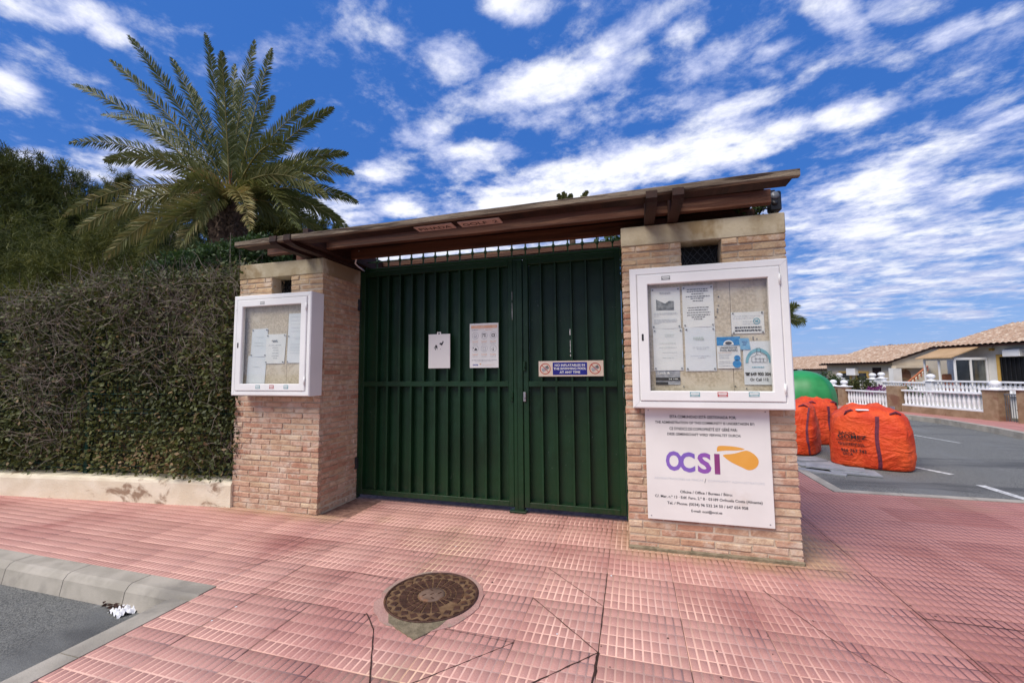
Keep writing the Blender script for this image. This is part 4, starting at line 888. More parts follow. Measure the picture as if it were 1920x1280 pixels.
text('ADMINISTRADORES DE FINCAS', .40*(SX1-SX0), su(.265), sz(.632), Yt, 'ink_soft', sg, h=.0145); text('/', None, su(.482), sz(.634), Yt, 'ink', sg, h=.03); text('COMMUNITY ADMINISTRATORS', .435*(SX1-SX0), su(.72), sz(.632), Yt, 'ink_soft', sg, h=.0145)
for s_, u0, u1, v in (('Oficina / Office / B\u00fareau / B\u00fcro:'.replace('B\u00fareau', 'Bureau'), .275, .69, .742), ('C/. Mar, n.\u00ba 13 \u00b7 Edif. Faro, 2.\u00ba B \u00b7 03189 Orihuela Costa (Alicante)', .065, .915, .795), ('Tel. / Phone: (0034) 96 532 24 50 / 647 654 958', .165, .805, .85), ('E-mail: ocsi@ocsi.es', .36, .605, .905)):
    text(s_, (u1-u0)*(SX1-SX0), su((u0+u1)/2), sz(v), Yt, 'ink', sg, bold=.02)
for u, v in ((.03, .02), (.97, .02), (.03, .97), (.965, .97)):
    mb = MB(); mb.lathe([(.004, -.002), (.0055, 0)], (su(u), SY, sz(v)), 8, 'y'); part('screw', mb, 'steel', sg)
# ================================================================== SIGNS ON THE GATE
GS = GY+.002
def gsign(px0, py0, px1, py1, name, label, mat, th=.004):
    a = aty(px0, py0, GS-th); b = aty(px1, py1, GS-th); t_ = thing(name, label, 'sign', ((a.x+b.x)/2, GS, b.z))
    mb = MB(); mb.bbox(a.x, b.x, GS-th-.004, GS-.004, b.z, a.z, .001); part('plate', mb, mat, t_); return t_, a.x, b.x, b.z, a.z, GS-th-.0048
t_, x0, x1, z0, z1, y = gsign(804, 627, 844, 690, 'pictogram_sign', 'plain white plate with two small black blots and a hanging hole, on the gate', 'sign_white')
mb = MB(); xm = (x0+x1)/2-.004; mb.bbox(xm-.022, xm-.010, GS-.006, GS-.003, z1-.001, z1+.022, .001); mb.bbox(xm+.010, xm+.022, GS-.006, GS-.003, z1-.001, z1+.022, .001); mb.bbox(xm-.010, xm+.010, GS-.006, GS-.003, z1+.012, z1+.022, .001); part('hanger', mb, 'sign_white', t_)
def blot(pts, mat, nm='blot'):
    mb = MB(); mb.add([(x0+(x1-x0)*u, y, z1-(z1-z0)*v) for u, v in pts], [tuple(range(len(pts)))]); part(nm, mb, mat, t_)
blot([(.5, .28), (.58, .25), (.62, .27), (.67, .20), (.71, .23), (.66, .30), (.62, .34), (.60, .33), (.55, .31)], 'ink'); blot([(.30, .36), (.34, .31), (.40, .33), (.42, .40), (.41, .47), (.39, .41), (.35, .40), (.34, .47), (.31, .46), (.32, .40)], 'ink'); blot([(.26, .38), (.28, .37), (.29, .43), (.27, .43)], 'ink'); blot([(.55, .43), (.57, .43), (.57, .45), (.55, .45)], 'ink')
t_, x0, x1, z0, z1, y = gsign(881, 607, 935, 689, 'health_poster', 'white information poster with orange header and six round symbols, on the gate', 'paper')
q = (t_, x0, x1, z0, z1, y)
mb = MB(); mb.box(x0+.015, x1-.012, y-.0004, y, z1-(z1-z0)*.115, z1-(z1-z0)*.045); part('orange_header', mb, 'ink_peach', t_)
lines(*q, [(.065, .06, .6), (.09, .06, .6)], 'paper', .004); lines(*q, [(.145, .07, .3), (.155, .07, .26)], 'ink_grey', .003); lines(*q, [(.135, .3, .5), (.145, .55, .75), (.16, .55, .8)], 'ink_peach', .003)
for r_ in range(2):
    for c_ in range(3):
        cx, cz = x0+(x1-x0)*(.20+.31*c_), z1-(z1-z0)*(.28+.29*r_); mb = MB()
        mb.lathe([(.034, 0), (.0315, 0)], (cx, y-.0004, cz), 24, 'y', False); part('symbol_ring', mb, 'ink_grey', t_)
        mb = MB(); k = r_*3+c_
        if k == 0: mb.lathe([(.016, 0), (.013, 0)], (cx, y-.0006, cz), 12, 'y', False); mb.tube([(cx-.018, y-.0008, cz-.014), (cx+.018, y-.0008, cz-.004)], .0015, 4)
        elif k == 1: mb.box(cx-.02, cx+.016, y-.001, y, cz+.008, cz+.017); mb.box(cx-.018, cx-.013, y-.001, y, cz-.014, cz); mb.lathe([(.007, 0), (.005, 0)], (cx+.008, y-.0006, cz-.007), 10, 'y')
        elif k == 2: ring(mb, cx-.016, cx+.016, cz-.014, cz+.016, .007, y-.001, y-.0001, .001)
        elif k == 3: mb.add([(cx-.012, y-.001, cz-.018), (cx+.020, y-.001, cz-.016), (cx+.018, y-.001, cz-.005), (cx+.004, y-.001, cz+.008), (cx-.006, y-.001, cz-.004)], [(0, 1, 2, 3, 4)]); mb.box(cx-.024, cx-.014, y-.001, y, cz+.004, cz+.012)
        elif k == 4: ring(mb, cx-.014, cx+.014, cz-.02, cz+.016, .003, y-.001, y-.0001, .001)
        else: mb.add([(cx-.003, y-.001, cz-.014), (cx+.003, y-.001, cz-.014), (cx, y-.001, cz+.024)], [(0, 1, 2)]); mb.lathe([(.006, 0), (.002, 0)], (cx, y-.0006, cz-.016), 8, 'y'); mb.box(cx-.019, cx-.014, y-.001, y, cz-.010, cz-.005)
        part('symbol', mb, 'ink_grey' if k in (0, 4) else 'ink', t_)
        lines(t_, x0, x1, z0, z1, y, [(.405+.29*r_, .09+.31*c_, .30+.31*c_), (.425+.29*r_, .11+.31*c_, .29+.31*c_)], 'ink_peach', .004); lines(t_, x0, x1, z0, z1, y, [(.45+.29*r_, .09+.31*c_, .30+.31*c_), (.468+.29*r_, .12+.31*c_, .28+.31*c_)], 'ink_grey', .002)
lines(*q, [(.82, .07, .94), (.835, .07, .94), (.855, .2, .8)], 'ink_grey', .003); lines(*q, [(.93, .45, .9), (.95, .45, .8)], 'ink_peach', .002)
text('OCSI', .055, x0+(x1-x0)*.20, z1-(z1-z0)*.935, y-.0006, 'ink_navy', t_, h=.014, bold=.04)
mb = MB(); mb.add([(x0+(x1-x0)*u, y-.0006, z1-(z1-z0)*v) for u, v in ((.34, .905), (.40, .905), (.41, .925), (.37, .93))], [(0, 1, 2, 3)]); part('logo_shape', mb, 'logo_orange', t_)
t_, x0, x1, z0, z1, y = gsign(1010, 677, 1132, 705, 'pool_rule_sign', 'long cream and blue sign reading NO INFLATABLES IN THE SWIMMING POOL AT ANY TIME', 'sign_cream')
mb = MB(); bx0, bx1 = x0+(x1-x0)*.225, x0+(x1-x0)*.755; mb.box(bx0, bx1, y-.0006, y+.0004, z0+.014, z1-.014); part('blue_field', mb, 'ink_navy', t_)
hh = z1-z0
text('NO INFLATABLES IN', (bx1-bx0)*.88, (bx0+bx1)/2, z1-hh*.28, y-.0012, 'paper', t_, h=.022, bold=.03); text('THE SWIMMING POOL', (bx1-bx0)*.95, (bx0+bx1)/2, z1-hh*.50, y-.0012, 'paper', t_, h=.022, bold=.03); text('AT ANY TIME', (bx1-bx0)*.6, (bx0+bx1)/2, z1-hh*.73, y-.0012, 'paper', t_, h=.022, bold=.03)
for u in (.105, .875):
    cx, cz = x0+(x1-x0)*u, (z0+z1)/2
    M_ = Matrix.Translation((cx, y, cz)) @ Matrix.Rotation(R_(-32), 4, 'Y')
    mb = MB(); mb.box(-.034, .012, -.001, 0, -.016, .016, M_); part('airbed_picture', mb, 'ink_grey', t_)
    mb = MB(); mb.box(.012, .034, -.001, 0, -.016, .016, M_); mb.box(.022, .036, -.0016, -.001, -.014, .014, M_); part('airbed_pillow', mb, 'photo_print', t_)
    mb = MB(); mb.lathe([(.052, 0), (.045, 0)], (cx, y-.0012, cz), 28, 'y', False); M2 = Matrix.Translation((cx, y-.0018, cz)) @ Matrix.Rotation(R_(45), 4, 'Y'); mb.box(-.046, .046, -.0006, .0004, -.003, .003, M2); part('ban_ring', mb, 'ink_red', t_)
# ================================================================== LOW WALL, WIRE FENCE, HEDGE
WA, WB = Vector((-3.82, 3.275, 0)), Vector((-10.5, 2.55, 0)); wd = (WB-WA).normalized(); wn_ = Vector((wd.y, -wd.x, 0)) # wn_ points back
if wn_.y < 0: wn_ = -wn_
def WP(s, n, z): return WA+wd*s+wn_*n+Vector((0, 0, z))
mb = MB(); n = 40; V = []
prof = [(0, -.05), (0, .21), (.008, .235), (.03, .247), (.20, .25), (.21, .24), (.21, -.05)]
L = (WB-WA).length
for i in range(n+1):
    s_ = L*i/n
    V += [WP(s_, a+random.uniform(-.002, .002), b-.012*s_/L*3*(b > 0)+random.uniform(-.002, .002)*(b > .1)) for a, b in prof]
k = len(prof); mb.add(V, [(i*k+j, i*k+j+1, (i+1)*k+j+1, (i+1)*k+j) for i in range(n) for j in range(k-1)]+[tuple(range(k)), tuple(range(n*k, n*k+k))])
single('low_wall', mb, 'render_cream', 'low cream rendered wall with brown peeling stains below the hedge', 'wall')
fence = thing('wire_fence', 'green welded wire mesh fence standing on the low wall in front of the hedge', 'fence', WP(3, .1, .24))
for s_ in (.05, 1.95, 3.85, 5.75):
    mb = MB(); a = WP(s_, .15, .22); mb.box(-.025, .025, -.025, .025, 0, 1.62, Matrix.Translation(a) @ Matrix.Rotation(math.atan2(wd.y, wd.x), 4, 'Z')); part('fence_post', mb, 'wire_green', fence)
for p_ in range(3):
    mb = MB(); s0 = .06+1.9*p_
    for k in range(38):
        s_ = s0+k*.05; mb.tube([WP(s_, .105, .27), WP(s_, .105, 1.80)], .0022, 3, False)
    for z in (.30, .34, .50, .70, .90, .94, 1.10, 1.30, 1.5, 1.54, 1.7, 1.78): mb.tube([WP(s0, .10, z), WP(s0+1.88, .10, z)], .0028, 3, False)
    part('mesh_panel', mb, 'wire_green', fence)
rg = np.random.default_rng(5)
def leaves(P_, size, aspect=.55, up_bias=0.0, nrm=None, jitter=1.0):
    """pointed leaf quads (diamond, slightly folded) at points P_"""
    n = len(P_); d = rg.normal(size=(n, 3)); d[:, 2] += up_bias; d /= np.linalg.norm(d, axis=1, keepdims=True)
    e = rg.normal(size=(n, 3))
    if nrm is not None: e = np.cross(d, np.array(nrm)+rg.normal(size=(n, 3))*jitter)
    e -= d*np.sum(d*e, 1, keepdims=True); e /= np.linalg.norm(e, axis=1, keepdims=True)+1e-9
    L = (size*rg.uniform(.6, 1.3, n))[:, None]; Wd = L*aspect
    V = np.stack([P_, P_+d*L*.5+e*Wd*.5, P_+d*L, P_+d*L*.5-e*Wd*.5], 1).reshape(-1, 3)
    return V, np.arange(n*4).reshape(-1, 4)
def fnoise(P_, f, seed=0):
    r_ = np.random.default_rng(seed); o = np.zeros(len(P_))
    for k in range(5):
        a = r_.normal(size=3)*f*(1.6**k); o += np.sin(P_@a+r_.uniform(0, 6))*(.7**k)
    return o/2.2
# hedge volume
def htop(s_):   # top height along the hedge
    return 2.42-.16*np.clip((s_-.8)/2.2, 0, 1)-.30*np.clip((s_-1.8)/2.6, 0, 1)
def hedge_points(n, dn0, dn1):
    s_ = rg.uniform(-.05, 7.5, n); tz = htop(s_); z = .26+(tz-.26)*rg.uniform(0, 1, n)**.9
    q = rg.uniform(0, 1, n)
    d0 = dn0+(dn1-dn0)*q**1.7
    Wv = np.array(WA)[None]+np.array(wd)[None]*s_[:, None]+np.array(wn_)[None]*d0[:, None]; Wv[:, 2] = z
    b = fnoise(Wv, 1.7, 1)+.5*fnoise(Wv, 5.5, 12); Wv[:, :2] -= np.array(wn_)[None, :2]*(b*.085-.05+.02*(z > 1.9))[:, None]; Wv[:, 2] += b*.06*(z > tz-.3)
    return Wv
hd = thing('hedge', 'tall dense hedge of dark leaves and bare grey twigs behind the wire fence', 'hedge', WP(3, .5, 0))
Pl = hedge_points(105000, .0, .50); 
nz = fnoise(Pl, 1.3, 4); keep = rg.uniform(0, 1, len(Pl)) < np.clip(1-.35*(nz > .5)-.2*(Pl[:, 2] > 1.95), .2, 1); Pl = Pl[keep]
s_ = (Pl-np.array(WA))@np.array(wd)
topm = rg.uniform(0, 1, 16000); St = rg.uniform(-.05, 7.5, 16000); Dt = rg.uniform(0, 1.2, 16000); Pt = np.array(WA)[None]+np.array(wd)[None]*St[:, None]+np.array(wn_)[None]*Dt[:, None]; Pt[:, 2] = htop(St)+fnoise(Pt*np.array([1, 1, 0]), 3, 9)*.07+rg.uniform(-.1, .06, 16000)
Pl = np.concatenate([Pl, Pt])
V, F = leaves(Pl, .046, .6, 0, (0, -1, .6), .8)
tn = np.clip(.42+fnoise(Pl, 1.6, 2)*.26+rg.normal(0, .17, len(Pl))+.10*(Pl[:, 2] > 1.95), 0, .86); tn[rg.uniform(0, 1, len(Pl)) < .05] = .97
hb = np.exp(-((Pl[:, 0]+4.9)**2/.25+(Pl[:, 2]-.45)**2/.06)); tn = np.clip(tn+hb*.4, 0, .98)
o = link('foliage', npmesh('foliage', V, F, 'hedge_leaf', tn), hd); o['kind'] = 'stuff'
mb = MB(); mb.prism([tuple(WP(-.1, .22, 0))[:2], tuple(WP(7.6, .22, 0))[:2], tuple(WP(7.6, 1.3, 0))[:2], tuple(WP(-.1, 1.3, 0))[:2]], .0, 1.55, 'z')
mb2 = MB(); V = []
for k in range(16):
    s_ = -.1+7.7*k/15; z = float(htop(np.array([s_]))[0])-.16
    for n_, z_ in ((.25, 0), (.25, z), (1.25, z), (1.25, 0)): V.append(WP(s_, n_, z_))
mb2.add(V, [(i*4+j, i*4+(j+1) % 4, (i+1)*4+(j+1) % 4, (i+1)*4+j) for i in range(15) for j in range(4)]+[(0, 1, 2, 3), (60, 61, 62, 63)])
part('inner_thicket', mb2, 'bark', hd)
# twigs
def twigs(n, gen, rad=.0022, L=(.10, .35), seg=3):
    mbv = []; mbf = []; off = 0
    for k in range(n):
        p, d = gen(); d = d.normalized(); l = random.uniform(*L); pts = [p]
        for j in range(seg): d = (d+Vector((random.gauss(0, .28), random.gauss(0, .16), random.gauss(0, .28)))).normalized(); p = p+d*l/seg; pts.append(p)
        r0 = rad*random.uniform(.5, 1.3); a = d.orthogonal().normalized(); b = d.cross(a)
        for i, q in enumerate(pts):
            rr = r0*(1-.6*i/seg)
            for c_ in range(3): an = c_*2.094; mbv.append(q+(a*math.cos(an)+b*math.sin(an))*rr)
        for i in range(seg):
            for c_ in range(3): mbf.append((off+i*3+c_, off+i*3+(c_+1) % 3, off+(i+1)*3+(c_+1) % 3, off+(i+1)*3+c_))
        off += 3*(seg+1)
    return np.array([tuple(v) for v in mbv]), np.array(mbf)
HP = hedge_points(11000, -.03, .06); dens_n = fnoise(HP, 1.3, 4)
HP = HP[(dens_n > .05) | (HP[:, 2] > 1.8)]; hp_i = iter(HP[rg.permutation(len(HP))])
def g1():
    p = next(hp_i); z = p[2]; return Vector(p), Vector((random.gauss(0, .5), random.gauss(-.1, .3), random.uniform(-.3, 1.2 if z < 1.8 else 1.4)))
V, F = twigs(min(3600, len(HP)-5), g1, .0023); o = link('bare_twigs', npmesh('bare_twigs', V, F, 'twig'), hd); o['kind'] = 'stuff'
# ================================================================== TREES
def tuft_tree(name, label, cat, base_p, blobs, ntuft, mat, leaf_len, trunk_r, seed, branches=12, pale=0, per=7, group=None, spread=1.0, wid=.10):
    r_ = np.random.default_rng(seed); t_ = thing(name, label, cat, base_p, group)
    tot = sum(b[1]**2 for b in blobs); Pc = []
    for c0, rad in blobs:
        k = int(ntuft*rad**2/tot); d = r_.normal(size=(k, 3)); d /= np.linalg.norm(d, axis=1, keepdims=True)
        rr = rad*(r_.uniform(.25, 1, k)**.5); q = d*rr[:, None]
        q *= (1+.34*fnoise(d*rad, 2.4/rad, seed+3)+.22*fnoise(d*rad, 6/rad, seed+4))[:, None]; Pc.append(q+np.array(c0))
        for m_ in range(int(7+14*rad)):        # loose shoots that break the outline
            dd = r_.normal(size=3); dd[2] = abs(dd[2])*.9+.25; dd /= np.linalg.norm(dd); ax_ = dd*.45+np.array([0, 0, .75])+r_.normal(0, .15, 3); ax_ /= np.linalg.norm(ax_)
            kk = int(10+16*r_.random()); tt_ = r_.uniform(0, 1, kk)[:, None]; Pc.append(np.array(c0)+dd*rad*.88+ax_*tt_*(.35+.55*r_.random())*rad**.5+r_.normal(0, .07, (kk, 3))*(1.1-tt_))
    Pc = np.concatenate(Pc)
    keep = fnoise(Pc, 1.9, seed+1)+fnoise(Pc, 5, seed+8)*.6+r_.normal(0, .2, len(Pc)) > -.05; Pc = Pc[keep]
    tint = np.clip(.42+fnoise(Pc, 1.5, seed+2)*.3+r_.normal(0, .1, len(Pc)), 0, .95)
    n = len(Pc); P_ = np.repeat(Pc, per, 0); T_ = np.repeat(tint, per)+r_.normal(0, .08, n*per)
    axis = r_.normal(size=(n, 3))*.5; axis[:, 2] += .7; axis = np.repeat(axis, per, 0)
    d = axis+r_.normal(size=(n*per, 3))*spread*.8; d /= np.linalg.norm(d, axis=1, keepdims=True)
    e = np.cross(d, r_.normal(size=(n*per, 3))); e /= np.linalg.norm(e, axis=1, keepdims=True)+1e-9
    L_ = (leaf_len*r_.uniform(.6, 1.3, n*per))[:, None]
    P_ = P_+r_.normal(0, leaf_len*.25, P_.shape)
    V = np.stack([P_-e*L_*wid*.5, P_+e*L_*wid*.5, P_+d*L_+e*L_*wid*.15, P_+d*L_-e*L_*wid*.15], 1).reshape(-1, 3)
    o = link('crown', npmesh('crown', V, np.arange(len(V)).reshape(-1, 4), mat, np.clip(T_, 0, 1)), t_)
    mb = MB(); b0 = Vector(base_p); cen = sum((Vector(b[0])*b[1] for b in blobs), Vector())/sum(b[1] for b in blobs)
    top = Vector((cen.x, cen.y, cen.z+.2)); pts = [b0.lerp(top, k/5)+Vector((random.uniform(-.1, .1), random.uniform(-.1, .1), 0))*(k > 0) for k in range(6)]
    mb.tube(pts, [trunk_r*(1-.13*k) for k in range(6)], 9); part('trunk', mb, 'bark', t_, True)
    mb = MB()
    for k in range(branches):
        c0, rad = blobs[k % len(blobs)]; st = pts[random.randint(2, 5)]; dd = Vector((random.gauss(0, 1), random.gauss(0, 1), random.gauss(.2, .7))).normalized()
        e_ = Vector(c0)+dd*rad*random.uniform(.5, .95); mid = st.lerp(e_, .5)+Vector((random.uniform(-.2, .2), random.uniform(-.2, .2), random.uniform(-.25, .1)))
        mb.tube([st, mid, e_], [trunk_r*.28, trunk_r*.17, trunk_r*.05], 5)
        for q in range(3):
            a = mid.lerp(e_, random.uniform(.1, .8)); mb.tube([a, a+Vector((random.gauss(0, .5), random.gauss(0, .5), random.gauss(.2, .35)))*rad*.5], [trunk_r*.10, trunk_r*.03], 4)
    if pale:
        for k in range(26):
            c0, rad = blobs[random.randrange(len(blobs))]; c0 = Vector(c0); td = (Vector((0, 0, 1.3))-c0).normalized(); sx_ = Vector((random.gauss(0, .6), 0, random.gauss(0, .6)))
            a = c0+(td*.75+sx_*.5)*rad; e2_ = a+Vector((random.gauss(0, .4), random.gauss(0, .2), random.uniform(.2, .8)))*rad*.7; mid = a.lerp(e2_, .5)+Vector((random.gauss(0, .06), 0, random.gauss(0, .06)))
            mb.tube([a, mid, e2_], [.016, .011, .004], 4)
            for q in range(3): m2 = mid.lerp(e2_, random.random()); mb.tube([m2, m2+Vector((random.gauss(0, .25), random.gauss(0, .1), random.uniform(0, .35)))*rad*.6], [.008, .003], 3)
    part('limbs', mb, 'bark_pale' if pale else 'bark', t_, True)
    return t_
def B(px, py, dep, r): return (tuple(atd(px, py, dep)), r)
def GB(px, dep): v = atd(px, 690, dep); return (v.x, v.y, -.15)
tuft_tree('pine_tree', 'dark olive pine at the far left edge of the photo, tallest of the trees', 'tree', GB(-60, 13), [B(-30, 400, 13, 1.8), B(40, 365, 13, .8), B(10, 335, 13, .55), B(60, 430, 13, 1.3), B(-40, 500, 12.6, 1.9), B(50, 500, 12.6, 1.3), B(85, 350, 13, .5)], 13000, 'pine_leaf', .17, .22, 11, 16, group='trees behind the hedge')
tuft_tree('pine_tree', 'dark pine standing left of the palm with bare grey branches showing', 'tree', GB(140, 14.5), [B(120, 410, 14.5, 1.0), B(165, 385, 14.5, .5), B(100, 360, 14.5, .55), B(135, 345, 14.5, .32), B(170, 480, 14.2, 1.3), B(60, 470, 14, 1.5), B(240, 480, 14.2, 1.2)], 14000, 'pine_leaf', .17, .22, 12, 18, 1, group='trees behind the hedge')
tuft_tree('pine_tree', 'pine with thin pointed top rising behind the drooping palm fronds', 'tree', GB(240, 17), [B(215, 362, 17, .40), B(232, 345, 17, .28), B(225, 420, 17, .8), B(290, 475, 17, 1.2), B(200, 460, 17, 1.2), B(330, 500, 16.5, 1.3), B(190, 395, 17, .38), B(260, 440, 17, .6)], 9000, 'pine_leaf', .18, .2, 13, 14, 1, group='trees behind the hedge')
tuft_tree('olive_green_tree', 'grey green bushy tree directly behind the palm trunk', 'tree', GB(430, 12.5), [B(350, 475, 12.5, .75), B(400, 480, 12.5, .8), B(330, 490, 12, 1.0), B(460, 480, 12.5, .8), B(420, 500, 12, .9), B(385, 445, 12.8, .35), B(330, 450, 12.8, .3)], 9000, 'pine_leaf_grey', .13, .15, 14, 20, 1, wid=.16, group='trees behind the hedge')
tuft_tree('green_tree', 'mid green tree between the palm and the canopy end', 'tree', GB(560, 11.5), [B(520, 455, 11.5, .8), B(570, 470, 11.5, .8), B(500, 480, 11, .8), B(620, 485, 11.5, .7), B(550, 445, 11.8, .35)], 7000, 'pine_leaf', .12, .13, 15, 12, wid=.2, group='trees behind the hedge')
tuft_tree('dark_tree', 'very dark dense tree low behind the left part of the hedge', 'tree', GB(120, 9.5), [B(60, 545, 10, 1.4), B(160, 540, 10, 1.3), B(250, 530, 10, 1.0), B(-40, 540, 10, 1.5), B(320, 530, 10, .7)], 12000, 'pine_leaf', .13, .18, 16, 8, group='trees behind the hedge')
def broad_shrub(name, label, base_p, blobs, n, mat, size, seed, cat='shrub', group=None):
    t_ = thing(name, label, cat, base_p, group); P_ = []
    r_ = np.random.default_rng(seed); tot = sum(b[1]**2 for b in blobs)
    for c0, rad in blobs:
        k = int(n*rad**2/tot); d = r_.normal(size=(k, 3)); d /= np.linalg.norm(d, axis=1, keepdims=True); q = d*(rad*r_.uniform(.3, 1, k)**.5)[:, None]; q *= (1+.25*fnoise(d*rad, 4/rad, seed))[:, None]; P_.append(q+np.array(c0))
    P_ = np.concatenate(P_); V, F = leaves(P_, size, .5, .3); tn = np.clip(.45+fnoise(P_, 3, seed)*.25+r_.normal(0, .18, len(P_)), 0, 1)
    link('foliage', npmesh('foliage', V, F, mat, tn), t_)
    mb = MB()
    for c0, rad in blobs:
        for q in range(5): e_ = Vector(c0)+Vector((random.gauss(0, .5), random.gauss(0, .5), random.gauss(.2, .4)))*rad; mb.tube([Vector(base_p), Vector(base_p).lerp(e_, .6)+Vector((random.uniform(-.05, .05), 0, .05)), e_], [.012, .008, .003], 4)
    part('stems', mb, 'twig', t_); return t_
broad_shrub('climbing_shrub', 'light green leafy shrub rising above the hedge beside the left pillar', GB(430, 5.3), [B(400, 492, 5.2, .26), B(455, 478, 5.2, .24), B(340, 505, 5.3, .25), B(300, 515, 5.3, .18), B(490, 470, 5.3, .22), B(520, 478, 5.4, .18)], 7000, 'shrub_leaf', .055, 21)
broad_shrub('yard_shrub', 'leafy green shrub inside the yard seen through the grille above the gate', (-.3, 5.2, -.1), [((-.15, 5.2, 2.65), .35), ((-.5, 5.3, 2.5), .3), ((.1, 5.2, 2.9), .3), ((-.75, 5.4, 2.42), .2), ((.5, 5.2, 2.7), .4)], 6000, 'shrub_leaf', .06, 22)
broad_shrub('creeper', 'small green creeper growing under the right end of the canopy', (.9, 3.75, PH), [(tuple(aty(1420, 392, 3.62)), .05), (tuple(aty(1385, 395, 3.62)), .045), (tuple(aty(1432, 380, 3.7)), .035)], 420, 'shrub_leaf', .03, 23, 'plant')
# ------------------------------------------------------------------ palm
def frond_mesh(p0, p1, droop, nl, ll, seed, start_up=.5, col=(0, 0), side=None):
    """arched frond from p0 to p1; returns V, F, tint"""
    r_ = np.random.default_rng(seed); p0, p1 = np.array(p0), np.array(p1); ch = p1-p0; Ln = np.linalg.norm(ch)
    ctrl = p0+ch*.5+np.array([0, 0, 1])*Ln*droop; N = 26; u = np.linspace(0, 1, N)[:, None]
    pts = (1-u)**2*p0+2*u*(1-u)*ctrl+u**2*p1
    T = np.gradient(pts, axis=0); T /= np.linalg.norm(T, axis=1, keepdims=True)
    upv = np.array([0, 0, 1.]); sd = np.cross(T, upv); sd /= np.linalg.norm(sd, axis=1, keepdims=True)+1e-6
    if side is not None: sd = sd*(1-abs(side))+np.array(side*np.ones(3))*0
    nr = np.cross(sd, T); vd = pts[N//2]-np.array([0, 0, 1.3]); vd /= np.linalg.norm(vd); h_ = N//2; tw = min((abs(float((sd[h_]*math.cos(q)+nr[h_]*math.sin(q))@vd))+.30*abs(q), q) for q in (-1.1, -.8, -.5, -.2, .2, .5, .8, 1.1))[1]+r_.uniform(-.2, .2); sd2 = sd*math.cos(tw)+nr*math.sin(tw); nr = nr*math.cos(tw)-sd*math.sin(tw); sd = sd2
    V, F, Tn = [], [], []
    # rachis
    for i in range(N):
        rr = .020*(1-.85*u[i, 0]); o = len(V)
        for k in range(4): a = k*math.pi/2; V.append(pts[i]+(sd[i]*math.cos(a)+nr[i]*math.sin(a))*rr)
        if i:
            for k in range(4): F.append((o-4+k, o-4+(k+1) % 4, o+(k+1) % 4, o+k)); Tn.append(.93)
    tb = r_.uniform(col[0], col[1])
    for i in range(nl):
        t = .13+.87*(i+r_.uniform(-.3, .3))/nl; t = min(max(t, .1), .995); f = t*(N-1); a = int(min(f, N-2)); fr_ = f-a
        p = pts[a]*(1-fr_)+pts[a+1]*fr_; tt, ss, nn_ = T[a], sd[a], nr[a]
        l = ll*(math.sin(math.pi*min(t*.9+.12, 1))**.6*.85+.18)*r_.uniform(.85, 1.1)
        for sg_ in (1, -1):
            fwd = .85+.7*t; d = tt*fwd+ss*sg_*(1.0+r_.normal(0, .08))+nn_*(.35+r_.normal(0, .42)); d /= np.linalg.norm(d)
            wdt = np.cross(d, nn_+r_.normal(0, .35, 3)); wdt /= np.linalg.norm(wdt); ww = .012
            m_ = p+d*l*.55; e_ = p+d*l+np.array([0, 0, -1])*l*r_.uniform(.05, .22); o = len(V)
            V += [p-wdt*ww*.5, p+wdt*ww*.5, m_+wdt*ww, m_-wdt*ww, e_+wdt*ww*.1, e_-wdt*ww*.1]
            F += [(o, o+1, o+2, o+3), (o+3, o+2, o+4, o+5)]; tv = np.clip(tb+r_.normal(0, .08), 0, 1); Tn += [tv, tv]
    return np.array(V), np.array(F), Tn
PD = 9.0; pc = atd(430, 378, PD); palm = thing('palm_tree', 'large date palm with arching green fronds and rough trunk behind the hedge', 'tree', (pc.x, pc.y, -.15))
mb = MB(); N = 44; V = []; F = []; hgt = pc.z+.15-.1; nseg = 18
for i in range(N+1):
    z = -.15+hgt*i/N; zz_ = i/N; base_r = .24-.03*math.sin(zz_*3)+(.13*max(0, (zz_-.72)/.28)**.7)*(1 if zz_ < .985 else .6)
    for k in range(nseg):
        a = 2*math.pi*(k+.5*(i % 2))/nseg; sc_ = base_r*(1+(.16 if (k+i) % 2 else -.05)+random.uniform(-.05, .05)); V.append((pc.x+sc_*math.cos(a), pc.y+sc_*math.sin(a), z+(.03 if (k+i) % 2 else -.02)))
for i in range(N):
    for k in range(nseg): F.append((i*nseg+k, i*nseg+(k+1) % nseg, (i+1)*nseg+(k+1) % nseg, (i+1)*nseg+k))
mb.add(V, F); part('trunk', mb, 'palm_bark', palm)
mb = MB()
for k in range(110):          # cut leaf bases under the crown
    a = k*2.39996; z = pc.z-.95+.95*(k/110); rr = .25+.13*(k/110)**.8; b0 = Vector((pc.x+rr*math.cos(a), pc.y+rr*math.sin(a), z)); d = Vector((math.cos(a), math.sin(a), 1.1)).normalized()
    mb.tube([b0, b0+d*random.uniform(.08, .16)], [.035, .018], 5)
part('leaf_bases', mb, 'palm_bark', palm, kind='stuff')
